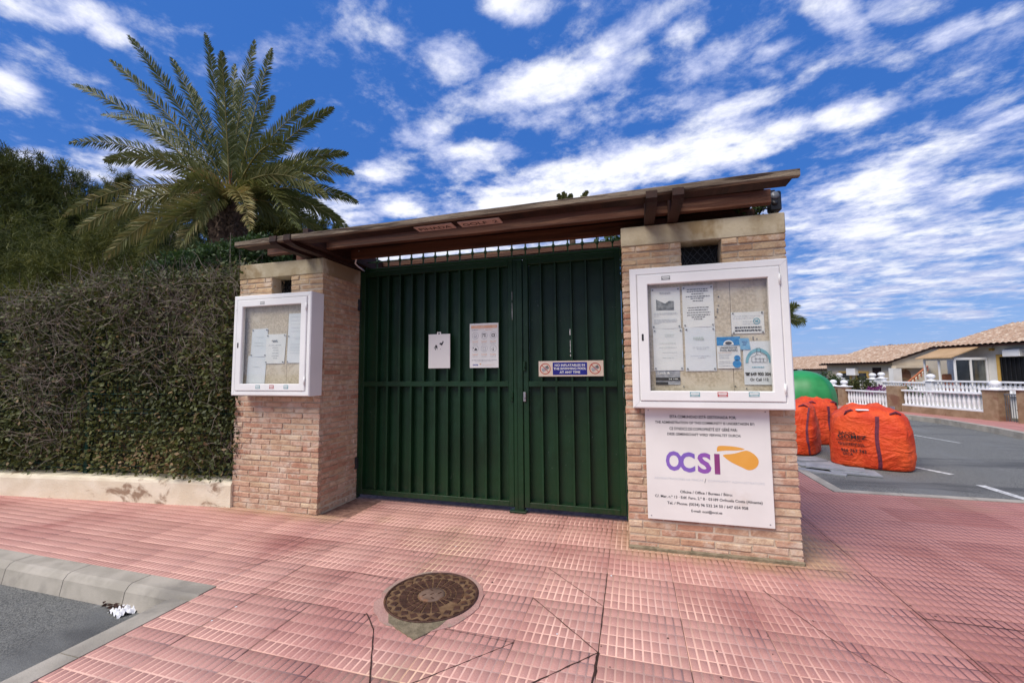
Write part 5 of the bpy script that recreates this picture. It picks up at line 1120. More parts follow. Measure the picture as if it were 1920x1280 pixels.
# fronds whose tips show in the photo: (tip px, py, depth offset, droop, dryness tint that also brightens the shaded lower fronds)
FR = [(240, 66, -.4, .10, 0), (205, 112, .5, .12, 0), (320, 108, .9, .10, 0), (385, 62, .4, .06, 0), (415, 95, -1.0, .10, 0), (440, 120, 1.6, .06, 0), (510, 90, .2, .08, 0), (478, 75, 1.2, .06, 0), (515, 180, 1.4, .12, 0), (355, 160, 1.8, .10, 0),
      (135, 158, .4, .16, 0), (130, 268, -.1, .26, 0), (195, 302, -1.0, .34, .15), (190, 215, 1.4, .2, 0), (262, 215, 1.9, .18, 0),
      (590, 188, .9, .16, 0), (626, 202, -.2, .16, 0), (545, 280, -2.1, .40, .25), (652, 288, .5, .22, 0), (664, 326, -.3, .26, .1), (626, 342, -1.2, .30, .2), (615, 372, -1.5, .34, .35), (671, 380, .2, .24, 0), (655, 430, .8, .30, 0), (180, 440, .2, .38, .4), (560, 432, -1.8, .42, .4), (605, 440, .9, .34, .1), (640, 415, 1.6, .28, 0),
      (118, 405, .2, .30, .35), (135, 440, -.6, .36, .45), (195, 485, -1.2, .42, .5), (262, 480, -1.4, .44, .45), (320, 365, -2.2, .46, .3), (250, 440, .9, .36, .3), (335, 465, -.9, .46, .35), (372, 412, -1.6, .48, .35), (300, 400, 1.9, .34, .2),
      (470, 432, -2.2, .50, .55), (520, 420, 1.5, .45, .2), (560, 330, 2.0, .3, .1), (300, 300, 2.2, .24, .1), (450, 150, 2.2, .1, 0), (470, 200, 2.6, .14, 0)]
for k, (tx, ty, do, dr, dry) in enumerate(FR):
    tip = atd(tx, ty, PD+do*.75); a = random.random()*6.28; st = Vector((pc.x+.10*math.cos(a), pc.y+.10*math.sin(a), pc.z+random.uniform(-.12, .12)-(.15 if dr > .4 else 0)))
    V, F, Tn = frond_mesh(st, tip, dr, 115, .27+.22*min(dr, .4), k, col=(.42+dry*.8, .70+dry*.6))
    link('frond', npmesh('frond', V, F, 'palm_leaf', Tn), palm)
# fruit stalks / dry fibres in the crown
mb = MB()
for k in range(60):
    a = random.random()*6.28; e_ = Vector((pc.x+math.cos(a)*random.uniform(.4, .9), pc.y+math.sin(a)*random.uniform(.4, .9), pc.z+random.uniform(-.2, .55))); mb.tube([pc, Vector(pc).lerp(e_, .5)+Vector((0, 0, .15)), e_], [.008, .006, .003], 4)
part('dry_stalks', mb, 'pot_terracotta', palm, kind='stuff')
def small_palm(name, label, c0, L_, n, seed, trunk=True, ll=.3, group=None, lift=.35, up=False):
    t_ = thing(name, label, 'tree', (c0.x, c0.y, -.15), group); r_ = random.Random(seed)
    if trunk: mb = MB(); mb.tube([(c0.x, c0.y, -.15), (c0.x+.05, c0.y, c0.z*.5), tuple(c0)], [.2*L_/1.5, .16*L_/1.5, .14*L_/1.5], 9); part('trunk', mb, 'palm_bark', t_, True)
    for k in range(n):
        a = k*2.4+r_.random(); el = r_.uniform(.55, 1.25) if up else r_.uniform(-.35, 1.1); tip = Vector(c0)+Vector((math.cos(a)*math.cos(el), math.sin(a)*math.cos(el), math.sin(el)+.0))*L_*r_.uniform(.8, 1.1)
        V, F, Tn = frond_mesh(c0, tip, lift*.5, 34, ll, seed*50+k, col=(.3, .7)); link('frond', npmesh('frond', V, F, 'palm_leaf', Tn), t_)
small_palm('palm_tree', 'palm behind the canopy with only its pale frond tips showing above the front board', atd(1072, 420, 8.0), .62, 9, 3, ll=.13, up=True)
small_palm('palm_tree', 'slim distant palm just right of the wide pillar against the sky', atd(1466, 600, 16.0), .72, 14, 4, ll=.35)
# ================================================================== RIGHT: BAGS, BIN, SLABS
def bag(name, label, cx, cy, w_, dp, h, rot, seed, lean=0.0, lettering=False, group='big orange rubble sacks', strapx=(.25,)):
    t_ = thing(name, label, 'bag', (cx, cy, -.016), group); r_ = np.random.default_rng(seed); nu, nv = 72, 36; V = []
    ca, sa = math.cos(rot), math.sin(rot)
    for j in range(nv+1):
        v = j/nv
        for i in range(nu):
            a = 2*math.pi*i/nu; c_, s_ = math.cos(a), math.sin(a); e = .52 if v < .7 else .52+.4*(v-.7)/.3
            X = abs(c_)**e*(1 if c_ > 0 else -1); Y = abs(s_)**e*(1 if s_ > 0 else -1)
            if v < .06: sc_ = .90+.10*(v/.06)**.5; z = h*.05*(v/.06)*.6
            elif v < .82: q = (v-.06)/.76; sc_ = 1+.06*math.sin(q*math.pi)-.05*q; z = h*(.03+.80*q)
            else: q = (v-.82)/.18; sc_ = (1-.05)*(1-q**1.6*.96); z = h*(.83+.15*math.sin(q*math.pi/2)+.03*q)
            V.append([X*sc_*w_/2, Y*sc_*dp/2, z])
    V = np.array(V); U = V.copy()
    n_ = fnoise(U*np.array([1, 1, .6]), 4, seed)*.9+fnoise(U*np.array([1, 1, .35]), 8, seed+1)*.4+fnoise(U*np.array([.5, .5, 1.6]), 9, seed+2)*.3*(U[:, 2] > .1)
    rr = np.linalg.norm(U[:, :2], axis=1, keepdims=True)+1e-6; V[:, :2] += U[:, :2]/rr*(n_*.028*np.clip(U[:, 2]/h*4, .15, 1))[:, None]
    V[:, 2] += (fnoise(U, 5, seed+5)*.055+fnoise(U, 16, seed+6)*.02)*np.clip((U[:, 2]/h-.72)/.28, 0, 1)
    top = U[:, 2] > h*.78; V[:, 0] += lean*U[:, 2]
    V[:, 2] += np.where(top, .06*h*np.exp(-((U[:, 0]/w_+.22)**2)/.01)+.05*h*np.exp(-((U[:, 0]/w_-.36)**2)/.01), 0)
    Wv = np.stack([cx+V[:, 0]*ca-V[:, 1]*sa, cy+V[:, 0]*sa+V[:, 1]*ca, V[:, 2]-.014], 1)
    F = [(j*nu+i, j*nu+(i+1) % nu, (j+1)*nu+(i+1) % nu, (j+1)*nu+i) for j in range(nv) for i in range(nu)]
    link('sack_body', npmesh('sack_body', Wv, F, 'bag_orange', smooth=True), t_)
    def surf(fx, v, side=-1, out_=.006):    # point on the front face
        j = min(int(v*nv), nv-1); row = V[j*nu:(j+1)*nu]; m_ = row[:, 1]*side > 0; rw = row[m_]; rw = rw[np.argsort(rw[:, 0])]; fxx = fx*w_; p = np.array([np.clip(fxx, rw[0, 0], rw[-1, 0]), np.interp(fxx, rw[:, 0], rw[:, 1]), rw[np.argmin(abs(rw[:, 0]-fxx)), 2]])
        y_ = p[1]+side*out_; return Vector((cx+p[0]*ca-y_*sa, cy+p[0]*sa+y_*ca, p[2]-.014))
    for fx in strapx:
        mb = MB(); pts = [surf(fx+.01*math.sin(v*9), v) for v in np.linspace(.05, .86, 22)]; xd = Vector((ca, sa, 0))*.020
        Vv = []
        for p in pts: Vv += [p-xd, p+xd]
        mb.add(Vv, [(2*i, 2*i+1, 2*i+3, 2*i+2) for i in range(len(pts)-1)]); part('strap', mb, 'strap_purple', t_)
    for sx_ in (-.22, .30):       # knotted lifting loops
        b0 = surf(sx_, .86, -1, -.06); mb = MB(); mb.tube([b0+Vector((-.05, 0, -.02)), b0+Vector((-.04, -.02, .035)), b0+Vector((.01, -.03, .06)), b0+Vector((.06, -.02, .03)), b0+Vector((.07, .02, -.03))], .014, 6); part('lifting_loop', mb, 'strap_purple', t_, True)
    if lettering:
        for s_, u, v, ww, hh_ in (('SACOS', -.26, .68, .20, .035), ('GOMEZ', -.20, .60, .34, .05), ('CONTENEDORES', -.24, .52, .30, .022), ('ESCOMBROS', -.22, .47, .30, .022), ('RECICLAJE', -.20, .42, .30, .022), ('966 767 742', -.19, .34, .30, .045), ('SACA', -.26, .26, .12, .035)):
            b0 = surf(u, v*.82+.05, -1, .012); o = text(s_, ww*.9, 0, 0, 0, 'lamp_black', None, h=hh_, bold=.02)
            me = o.data; co = np.zeros(len(me.vertices)*3); me.vertices.foreach_get('co', co); co = co.reshape(-1, 3)
            nc = []
            for q in co:
                sp_ = surf(u+q[0]/w_, min(max(v*.82+.05+q[2]/h*.95, .08), .8), -1, .010); nc.append((sp_.x+0, sp_.y, b0.z+q[2]))
                nc[-1] = (cx+(q[0]+u*w_)*ca-(((sp_.y-cy)*ca-(sp_.x-cx)*sa)-.004)*sa, cy+(q[0]+u*w_)*sa+(((sp_.y-cy)*ca-(sp_.x-cx)*sa)-.004)*ca, b0.z+q[2])
            me.vertices.foreach_set('co', np.array(nc).ravel()); me.update(); o.parent = t_; o.matrix_parent_inverse = Matrix.Translation(-t_.location)
    return t_
bag('rubble_sack', 'large orange rubble sack with black lettering, nearest of the three in the road', 3.19, 7.06, .88, .80, .79, R_(-24), 31, .02, True, strapx=(.10,))
bag('rubble_sack', 'plain orange rubble sack with a knotted top, close beside the brick pillar', 2.52, 7.95, .74, .8, .80, R_(-30), 32, -.02, strapx=(.40, -.42))
bag('rubble_sack', 'orange rubble sack half hidden behind the other two in the gap', 3.22, 9.0, .72, .7, .78, R_(10), 33, 0, strapx=(.1,))
mb = MB(); a = Vector((3.02, 6.80, .745)); mb.bbox(a.x-.07, a.x+.07, a.y-.03, a.y+.03, a.z, a.z+.02, .008, ); single('glove_scrap', mb, 'tissue', 'white scrap of plastic lying on top of the nearest orange sack', 'litter')
for k, (px0, py0, sx_, sy_, rot, z) in enumerate(((1530, 868, .55, .32, .2, .0), (1565, 878, .62, .30, -.35, .018), (1600, 884, .5, .34, -.2, .004), (1520, 881, .28, .14, -.5, .0), (1550, 885, .4, .12, -.5, .0), (1515, 862, .4, .25, .3, .02))):
    g = gnd(px0, py0); M_ = Matrix.Translation((g.x, g.y, -.014+z)) @ Matrix.Rotation(rot, 4, 'Z') @ Matrix.Rotation(random.uniform(-.02, .02), 4, 'X')
    mb = MB(); mb.box(-sx_/2, sx_/2, -sy_/2, sy_/2, .0, .016, M_)
    lab = ['flat grey board under the left orange sack', 'largest flat grey board, sliding out from under the nearest sack', 'flat grey board poking out beneath the nearest sack corner', 'small pale board scrap beside the paving edge', 'long narrow pale board scrap beside the paving edge', 'flat grey board closest to the brick pillar base'][k]
    single('grey_board', mb, 'slab_grey', lab, 'board', group='grey boards under the sacks')
bc = atd(1500, 694, 10.4); bc = Vector((bc.x, bc.y, 0))
bn = thing('bottle_bank', 'rounded bright green bottle bank behind the orange sacks', 'bin', (bc.x, bc.y, 0))
mb = MB(); nu = 48; prof = [(.60, 0), (.66, .05), (.72, .35), (.74, .62), (.70, .85), (.60, 1.06), (.44, 1.20), (.22, 1.28), (.02, 1.30)]; V = []
for r, z in prof:
    for i in range(nu):
        a = 2*math.pi*i/nu; k_ = 1+.07*(max(0, math.cos(4*a))**8)*(1 if z > .1 else 0)-.05*max(0, math.cos(4*a+math.pi))**2
        V.append((bc.x+r*k_*math.cos(a+.5), bc.y+r*k_*math.sin(a+.5), z))
mb.add(V, [(j*nu+i, j*nu+(i+1) % nu, (j+1)*nu+(i+1) % nu, (j+1)*nu+i) for j in range(len(prof)-1) for i in range(nu)]+[tuple(range((len(prof)-1)*nu, len(prof)*nu))]); 
o = part('bin_body', mb, 'bin_green', bn, True)
sm = o.modifiers.new('s', 'SUBSURF'); sm.levels = 1; sm.render_levels = 1
mb = MB(); mb.tube([(bc.x, bc.y, 1.28), (bc.x, bc.y, 1.33)], .05, 10); part('lifting_eye', mb, 'steel', bn)
g = gnd(1497, 800); mb = MB(); mb.lathe([(.03, .62), (.042, .80)], (2.36, 7.5, -.0), 12); single('paper_cup', mb, 'tissue', 'white cup standing on the sack edge right beside the pillar', 'cup')
# litter in the gutter
g = gnd(248, 1140, ROADZ); r2 = np.random.default_rng(9)
mb = MB(); n = 12; V = []
for j in range(n+1):
    for i in range(n+1):
        u, v = i/n-.5, j/n-.5; V.append((g.x+.0+u*.13+v*.05, g.y-.04+v*.10-u*.03+.0, ROADZ+.012+.05*(.5-abs(u))*(.8-abs(v))+.012*math.sin(u*19+v*11)+.008*math.sin(v*31)))
mb.add(V, [(j*(n+1)+i, j*(n+1)+i+1, (j+1)*(n+1)+i+1, (j+1)*(n+1)+i) for j in range(n) for i in range(n)])
single('crumpled_tissue', mb, 'tissue', 'crumpled white tissue in the gutter corner against the kerb', 'litter', True)
mb = MB()
for k in range(26):
    cx, cy = g.x-.06+random.gauss(-.03, .05), g.y-.015+random.gauss(0, .03); M_ = Matrix.Translation((cx, min(cy, 1.89), ROADZ+random.uniform(.006, .04))) @ Matrix.Rotation(random.random()*6, 4, 'Z') @ Matrix.Rotation(random.gauss(0, .7), 4, 'X')
    mb.add([M_ @ Vector(p) for p in ((-.02, 0, 0), (0, .009, .004), (.022, 0, 0), (0, -.009, .004))], [(0, 1, 2, 3)])
single('dry_leaves', mb, 'dry_leaf', 'small heap of dark dry leaves beside the tissue in the gutter', 'leaves', kind='stuff')
# ================================================================== FAR SIDE OF THE STREET
FM = Matrix(((nv.x, sv.x, 0, FP0.x), (nv.y, sv.y, 0, FP0.y), (0, 0, 1, 0), (0, 0, 0, 1)))       # local x = away from street, local y = along street
def fbox(mb, n0, n1, s0, s1, z0, z1, c=0): (mb.bbox(n0, n1, s0, s1, z0, z1, c, FM) if c else mb.box(n0, n1, s0, s1, z0, z1, FM)); return mb
balm = MB(); balm.lathe([(.030, 0), (.030, .03), (.018, .05), (.034, .13), (.036, .18), (.020, .27), (.016, .30), (.026, .33), (.026, .345)], (0, 0, 0), 8); balme = balm.mesh('baluster', 'baluster_white', True)
def balustrade(s0, s1, zb, label, n_off=0.0, zt=.66, step=.105, low=True, grp=None):
    t_ = thing('balustrade', label, 'balustrade', SN((s0+s1)/2, n_off, 0), grp)
    if low: part('low_wall', fbox(MB(), n_off-.09, n_off+.09, s0, s1, -.2, zb), 'brown_render', t_)
    part('bottom_rail', fbox(MB(), n_off-.08, n_off+.08, s0, s1, zb, zb+.045, .006), 'baluster_white', t_)
    part('top_rail', fbox(MB(), n_off-.08, n_off+.08, s0, s1, zt, zt+.045, .006), 'baluster_white', t_)
    n = int((s1-s0)/step); sc_ = (zt-zb-.045)/.345
    for k in range(n):
        o = bpy.data.objects.new('baluster', balme); C.link(o); q = SN(s0+(k+.5)*(s1-s0)/n, n_off, zb+.045); o.parent = t_; o.matrix_parent_inverse = Matrix.Translation(-t_.location); o.location = q; o.scale = (1.1, 1.1, sc_)
def pier(s0, s1, h, label, finial=True, n_off=0.0, w_=.30, cap=True, mat='brown_render'):
    t_ = thing('gate_pier', label, 'pillar', SN((s0+s1)/2, n_off, 0), 'piers of the street fence')
    part('pier_body', fbox(MB(), n_off-w_/2, n_off+w_/2, s0, s1, -.2, h), mat, t_)
    if cap: part('pier_cap', fbox(MB(), n_off-w_/2-.04, n_off+w_/2+.04, s0-.04, s1+.04, h, h+.03, .008), 'baluster_white', t_)
    if finial:
        c_ = SN((s0+s1)/2, n_off, h+.03); mb = MB(); k = .9; mb.lathe([(.13*k, 0), (.11*k, .02), (.05*k, .045), (.05*k, .06), (.10*k, .085), (.12*k, .12), (.11*k, .16), (.06*k, .195), (.0, .205)], c_, 14); part('finial', mb, 'baluster_white', t_, True)
balustrade(.29, 2.38, .27, 'white balustrade on a low brown wall across the street, nearest and longest', zt=.68, grp='street balustrades'); balustrade(2.80, 4.38, .14, 'white balustrade across the street between the middle pier and the far gate piers', zt=.60, grp='street balustrades')
pier(-.06, .25, .80, 'brown pier with white ball finial, left of the near garden gate'); pier(-.75, -.42, .82, 'brown pier at the right photo edge beside the near garden gate', False)
pier(2.42, 2.77, .82, 'plain brown middle pier without finial, with a grey meter box', False, cap=False); pier(4.40, 4.62, .73, 'brown pier with ball finial, right one of the far gate pair'); pier(4.86, 5.10, .73, 'brown pier with ball finial, left one of the far gate pair')
mb = fbox(MB(), -.17, -.155, 2.52, 2.68, .05, .22, .004); single('meter_box', mb, 'steel', 'small grey meter box on the plain middle pier across the street', 'meter box')
gg = thing('garden_gate', 'thin metal garden gate with mesh between the two near brown piers', 'gate', SN(-.24, 0, 0)); mb = MB()
for k in range(8): fbox(mb, -.006, .006, -.40+k*.045, -.394+k*.045, .04, .70)
part('gate_bars', mb, 'lens_grey', gg); part('gate_frame', fbox(fbox(MB(), -.012, .012, -.42, -.07, .70, .73), -.012, .012, -.42, -.07, .03, .06), 'lens_grey', gg)
gg = thing('garden_gate', 'dark narrow garden gate between the two far brown piers', 'gate', SN(4.74, 0, 0)); mb = MB()
for k in range(6): fbox(mb, -.006, .006, 4.64+k*.038, 4.648+k*.038, .04, .60)
part('gate_bars', mb, 'lamp_black', gg); part('gate_frame', fbox(MB(), -.012, .012, 4.63, 4.85, .60, .63), 'lamp_black', gg)
# terraces behind
balustrade(.2, 2.75, .62, 'white balustrade of the near terrace behind the street fence', 1.3, .93, .10, False, 'terrace balustrades'); balustrade(2.95, 6.6, .55, 'white balustrade of the far terrace in front of the beige house', 1.6, .86, .09, False, 'terrace balustrades')
balustrade(-1.5, .12, .62, 'white balustrade of the near terrace at the right photo edge', 1.3, .93, .10, False, 'terrace balustrades')
part_ = []
for s_, n_, h, lab in ((2.85, 1.3, .93, 'white post with ball finial between the two terraces'), (6.7, 1.6, .95, 'white post with ball finial at the far end of the terrace'), (5.2, 1.6, .95, 'white post with ball finial left of the broad white terrace post'), (4.85, 1.6, .98, 'broad white post with ball finial midway along the far terrace')):
    pier(s_-.09, s_+.09, h, lab, True, n_, .18, True, 'baluster_white')
mb = fbox(MB(), 1.34, 1.6, -1.5, 9, -.3, .60); struct('terrace', mb, 'white_wall')
mb = fbox(MB(), .12, 1.3, -1.5, 9, -.3, .06); struct('garden_bed', mb, 'earth')
def fshrub(lab, s_, n_, z, r, n, mat, seed): 
    c_ = SN(s_, n_, z); broad_shrub('garden_shrub', lab, (c_.x, c_.y, 0), [(tuple(c_), r), ((c_.x+.2, c_.y-.15, z-.08), r*.7), ((c_.x-.2, c_.y+.15, z-.05), r*.8)], n, mat, .07, seed, 'shrub', 'garden shrubs')
fshrub('green shrub behind the two far gate piers', 5.6, .9, .72, .30, 1500, 'hedge_leaf', 41); fshrub('dark shrub below the window of the beige house', 5.0, 1.0, .80, .26, 1300, 'hedge_leaf', 42); fshrub('shrub with purple flowers behind the far balustrade', 3.95, .7, .64, .15, 500, 'flower_leaf', 43)
fshrub('grey green shrub behind the far balustrade next to the middle pier', 3.1, .7, .60, .22, 900, 'shrub_leaf', 44); fshrub('low green bush behind the near garden gate', -.3, .8, .32, .30, 1400, 'shrub_leaf', 45); fshrub('tall loose shrub left of the far gate piers near the bottle bank', 6.6, 1.0, .95, .34, 1500, 'shrub_leaf', 46)
# houses: local frame n (away from street), s (along street)
def sn_n(px, py, n_):      # (s, z) where the pixel's ray meets plane n=const
    d = ray(px, py); t_ = (n_+FP0.dot(nv))/(d.x*nv.x+d.y*nv.y); q = Vector((d.x, d.y))*t_; return (q-FP0).dot(sv), CAMH+d.z*t_
def sn_s(px, py, s_):
    d = ray(px, py); t_ = (s_+FP0.dot(sv))/(d.x*sv.x+d.y*sv.y); q = Vector((d.x, d.y))*t_; return (q-FP0).dot(nv), CAMH+d.z*t_
def tiled_roof(t_, n0, z0, n1, z1, s0, s1, rowp=.20):
    """monopitch slope with barrel-tile corrugation and stepped courses"""
    ns = int((s1-s0)/(rowp/6)); nn_ = int((n1-n0)/.33); V = []; F = []
    for j in range(nn_*2+1):
        c_ = j//2; e_ = 1 if j % 2 else 0; f = min((c_+e_*.98)/nn_, 1) if j else 0; lift = .0 if e_ else .035
        if j == nn_*2: f = 1
        for i in range(ns+1):
            s_ = s0+(s1-s0)*i/ns; ph = (s_/rowp)*2*math.pi
            V.append(tuple(FM @ Vector((n0+(n1-n0)*f, s_, z0+(z1-z0)*f+.045*abs(math.sin(ph/2))+lift))))
    for j in range(nn_*2):
        for i in range(ns): F.append((j*(ns+1)+i, j*(ns+1)+i+1, (j+1)*(ns+1)+i+1, (j+1)*(ns+1)+i))
    o = link('roof', npmesh('roof', V, F, 'roof_tile'), t_); o['kind'] = 'stuff'
    mb = MB(); V = [(n0+.02, s0, z0-.06), (n1, s0, z1-.06), (n1, s1, z1-.06), (n0+.02, s1, z0-.06), (n0+.02, s0, z0-.005), (n1, s0, z1-.005), (n1, s1, z1-.005), (n0+.02, s1, z0-.005)]
    mb.add([FM @ Vector(p) for p in V], [(0, 1, 2, 3), (4, 5, 6, 7), (0, 1, 5, 4), (2, 3, 7, 6), (0, 3, 7, 4), (1, 2, 6, 5)]); part('roof_board', mb, 'wood_dark', t_)
def house(name, label, nf, s0, s1, zeave, zbase, wall, nback, zridge, eave=.55):
    t_ = thing(name, label, 'house', SN((s0+s1)/2, nf, zbase))
    sl = (zridge-zeave)/(nback-nf+eave); zw = zeave+sl*eave-.07
    mb = MB(); V = [(nf, s0, zbase), (nback, s0, zbase), (nback, s1, zbase), (nf, s1, zbase), (nf, s0, zw), (nback, s0, zridge-.07), (nback, s1, zridge-.07), (nf, s1, zw)]
    mb.add([FM @ Vector(p) for p in V], [(0, 1, 2, 3), (4, 5, 6, 7), (0, 1, 5, 4), (1, 2, 6, 5), (2, 3, 7, 6), (3, 0, 4, 7)]); part('walls', mb, wall, t_)
    tiled_roof(t_, nf-eave, zeave, nback, zridge, s0-.15, s1+.15); return t_
N1 = 8.0
sA, zA = sn_n(1752, 652, N1-.5); sB, zB = sn_n(1920, 640, N1-.5)
s_r, z_r = sn_n(1786, 633, N1)
def solve_ridge(px, py, s_verge):
    return sn_s(px, py, s_verge)
nr_, zr_ = solve_ridge(1900, 607, sA)
h1 = house('white_house', 'white bungalow with tiled roof, glass porch and dark open door at the right edge', N1, sA-9, sA, zA, -2.4, 'white_wall', nr_, zr_, .5)
def fwin(t_, nf, pxa, pya, pxb, pyb, mat='dark_glass', trim='ochre_trim', nm='window', bars=0):
    s0, z1_ = sn_n(pxb, pya, nf); s1, z0_ = sn_n(pxa, pyb, nf); z1b = sn_n(pxa, pya, nf)[1]; z1_ = (z1_+z1b)/2
    w_ = .10; fr_ = part(nm, fbox(fbox(fbox(MB(), nf-.05, nf+.02, s0-w_, s0, z0_, z1_+w_), nf-.05, nf+.02, s1, s1+w_, z0_, z1_+w_), nf-.05, nf+.02, s0, s1, z1_, z1_+w_), trim, t_)
    o = link('pane', fbox(MB(), nf-.02, nf+.0, s0, s1, z0_, z1_).mesh('pane', mat)); o.parent = fr_; o.matrix_parent_inverse = Matrix()
    if bars:
        mb = MB()
        for k in range(bars): q = s0+(s1-s0)*(k+.5)/bars; fbox(mb, nf-.045, nf-.03, q-.012, q+.012, z0_, z1_)
        o = link('window_bars', mb.mesh('window_bars', 'lamp_black')); o.parent = fr_; o.matrix_parent_inverse = Matrix()
fwin(h1, N1, 1880, 668, 1935, 722, 'shade_black', 'ochre_trim', 'door', 7)  # black pane painted for the unlit room behind the open door
s_, z_ = sn_n(1908, 662, N1); part('air_conditioner', fbox(MB(), N1-.28, N1-.002, s_-.28, s_+.28, z_-.13, z_+.16, .02), 'white_paint', h1)
s_, z_ = sn_n(1894, 655, N1); part('wall_lamp', fbox(MB(), N1-.16, N1-.002, s_-.10, s_+.06, z_-.03, z_+.03, .01), 'lamp_black', h1)
s_, z_ = sn_n(1862, 655, N1); part('beam_end', fbox(MB(), N1-.12, N1-.002, s_-.05, s_+.05, z_-.05, z_+.05), 'ochre_trim', h1)
# glass porch
NP = min((abs(sn_s(1852, 673, sn_n(1789, 672, q)[0])[0]-N1), q) for q in np.arange(3, 7.9, .05))[1]; sp_, zp = sn_n(1789, 672, NP); spl, _ = sn_n(1733, 674, NP); nw, _ = sn_s(1852, 673, sp_); zb_ = .3
po = thing('glass_porch', 'white framed glass porch with tan awning roof beside the white bungalow', 'porch', SN(sp_, NP, zb_))
nw = N1-.05
for n_, s_ in ((NP, sp_), (NP, spl), (nw, sp_), (nw, spl), (NP, (sp_+spl)/2), ((NP+nw)/2, sp_)):
    part('frame_post', fbox(MB(), n_-.03, n_+.03, s_-.03, s_+.03, zb_-.6, zp, .004), 'white_paint', po)
part('frame_rail', fbox(fbox(MB(), NP-.035, NP+.035, sp_, spl, zp-.06, zp+.04), NP, nw, sp_-.035, sp_+.035, zp-.06, zp+.04), 'white_paint', po)
part('glass_pane', fbox(MB(), NP-.004, NP+.004, sp_+.03, spl-.03, zb_-.6, zp-.06), 'glass', po); part('glass_pane', fbox(MB(), NP+.03, nw-.03, sp_-.004, sp_+.004, zb_-.6, zp-.06), 'glass', po)
part('inner_wall', fbox(MB(), nw-.06, nw-.03, sp_+.04, spl, zb_-.6, zp), 'interior_glass', po)
mb = MB(); ni, zi = sn_s(1838, 648, sp_); ni = max(ni, NP+.3); V = [(NP-.25, sp_-.12, zp+.02), (NP-.25, spl+.15, zp+.02), (ni, spl+.15, zi), (ni, sp_-.12, zi)]
mb.add([FM @ Vector(p) for p in V]+[FM @ (Vector(p)+Vector((0, 0, .04))) for p in V], [(0, 1, 2, 3), (4, 5, 6, 7), (0, 1, 5, 4), (1, 2, 6, 5), (2, 3, 7, 6), (3, 0, 4, 7)]); part('awning_roof', mb, 'awning', po)
mb = MB(); fbox(mb, (NP+nw)/2-.25, (NP+nw)/2+.25, sp_+.5, sp_+1.0, zb_, zb_+.42, .05); fbox(mb, (NP+nw)/2-.2, (NP+nw)/2+.2, sp_+.9, sp_+1.02, zb_+.42, zb_+.8, .05); single('wicker_armchair', mb, 'pot_terracotta', 'brown armchair inside the glass porch', 'chair')
# beige house
N2 = 8.0; s0_, ze = sn_n(1658, 679, N2-.4); s1_, ze2 = sn_n(1538, 684, N2-.4); nr2, zr2 = sn_s(1752, 646, s0_)
h2 = house('beige_house', 'beige bungalow with stepped tiled roof, arched porch and two ochre framed windows', N2, s0_, s1_, (ze+ze2)/2, -2.6, 'beige_wall', nr2+.6, zr2+.12, .4)
fwin(h2, N2, 1578, 699, 1594, 722); fwin(h2, N2, 1610, 699, 1626, 728)
s_, z_ = sn_n(1601, 697, N2); part('air_conditioner', fbox(MB(), N2-.25, N2-.002, s_-.35, s_+.25, z_-.2, z_+.2, .02), 'white_paint', h2)
s_a, z_a = sn_n(1636, 689, N2); s_b, _ = sn_n(1652, 689, N2); part('porch_opening', fbox(MB(), N2-.02, N2+.01, s_b, s_a, -.8, z_a), 'wood_dark', h2)
s_a, z_a = sn_n(1645, 702, N2); 
na, za = sn_s(1683, 692, s0_); nb, zb2 = sn_s(1707, 692, s0_); mb = MB(); A = [math.pi*k/12 for k in range(13)]; rad = (nb-na)/2; zc = za-rad*.8
mb.add([FM @ Vector(p) for p in [(na, s0_-.012, -.8), (nb, s0_-.012, -.8)]+[(na+rad+rad*math.cos(a), s0_-.012, zc+rad*.8*math.sin(a)) for a in A]], [tuple(range(15))]); part('arch_opening', mb, 'brown_render', h2)
na, za = sn_s(1664, 690, s0_); nb, _ = sn_s(1674, 690, s0_); part('porch_column', fbox(MB(), na, nb+.15, s0_-.3, s0_-.05, -2, za), 'white_wall', h2); part('porch_beam', fbox(MB(), N2-.1, nr2*.8+N2*.2, s0_-.32, s0_-.04, za, za+.12), 'beige_wall', h2)
st = thing('outside_stair', 'outside stair with brown handrail against the beige house', 'stair', SN(s0_-.6, 9.6, -.6)); nA, zA_ = sn_s(1692, 722, s0_-.6); nB, zB_ = sn_s(1735, 686, s0_-.6); mb = MB()
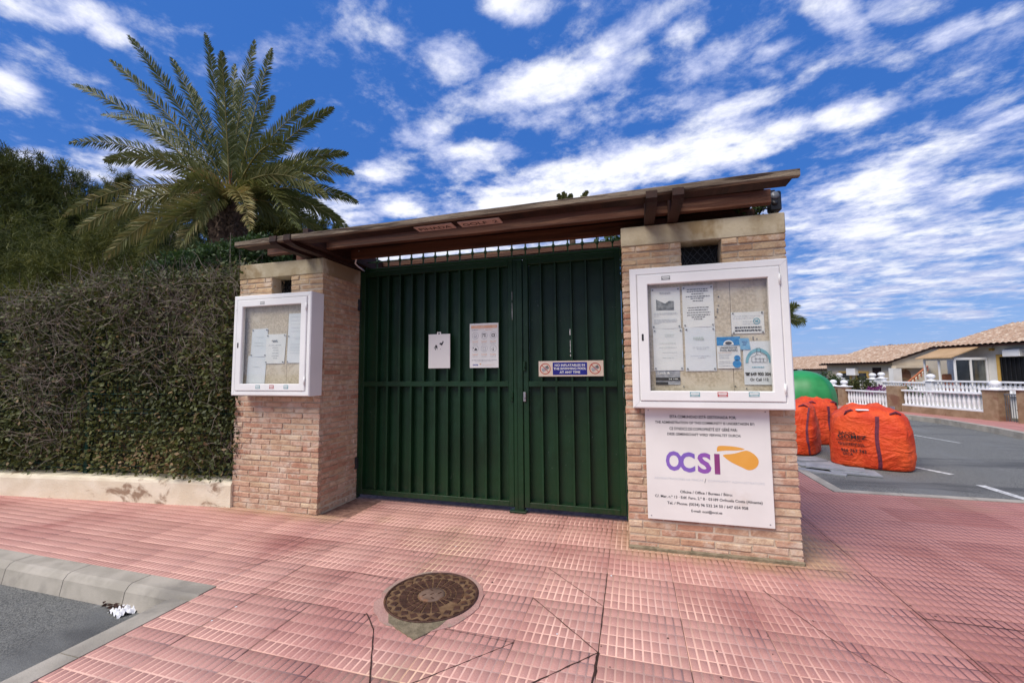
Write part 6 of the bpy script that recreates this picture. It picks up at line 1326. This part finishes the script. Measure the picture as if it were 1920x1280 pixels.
mb.add([FM @ Vector(p) for p in ((nA, s0_-.7, zA_-1), (nB, s0_-.7, zA_-1), (nB, s0_-.7, zB_-.25), (nA, s0_-.7, zA_-.25), (nA, s0_-.4, zA_-1), (nB, s0_-.4, zA_-1), (nB, s0_-.4, zB_-.25), (nA, s0_-.4, zA_-.25))], [(0, 1, 2, 3), (4, 5, 6, 7), (0, 1, 5, 4), (1, 2, 6, 5), (2, 3, 7, 6), (3, 0, 4, 7)]); part('flight', mb, 'beige_wall', st)
mb = MB(); mb.tube([FM @ Vector((nA, s0_-.7, zA_)), FM @ Vector((nB, s0_-.7, zB_))], .045, 6)
for k in range(8): q = k/7; a = Vector((nA+(nB-nA)*q, s0_-.7, zA_+(zB_-zA_)*q)); mb.tube([FM @ a, FM @ (a-Vector((0, 0, .25)))], .03, 4)
part('handrail', mb, 'pot_terracotta', st)
# farther row and last roofs
N3 = 9.5; s0_, ze = sn_n(1560, 691, N3); s1_, ze2 = sn_n(1488, 692, N3); nr3, zr3 = sn_s(1640, 664, s0_)
h3 = house('far_house', 'farthest low bungalow with pale tiled roof behind the bottle bank', N3+.4, s0_, s1_+8, (ze+ze2)/2-.05, -2.6, 'white_wall', nr3+1.5, zr3+.12, .4)
# small dark domed roofs on the skyline
hills = MB(); 
for px in (1499, 1514): a = atd(px, 680, 60); hills.lathe([(.9, -1.2), (.9, 0), (.5, .35), (.1, .7)], (a.x, a.y, a.z), 8)
single('distant_pavilion_roofs', hills, 'far_hill', 'two small dark pointed roofs on the skyline right of the pillar', 'roofs')
# power line mast and tiny antenna
mb = MB(); a = atd(1533, 672, 40); mb.tube([(a.x, a.y, a.z-1.5), (a.x, a.y, a.z+.4)], .02, 5); single('antenna_mast', mb, 'steel', 'thin mast on the skyline above the farthest roof', 'antenna')
s_, z_ = sn_n(1672, 655, 11); q = SN(s_, 11, z_); mb = MB(); V = []; 
mb.lathe([(.02, -.06), (.22, .0), (.32, .06)], (q.x, q.y, q.z), 14, 'y'); single('satellite_dish', mb, 'steel', 'small satellite dish on the tiled roof of the beige house', 'dish', True)
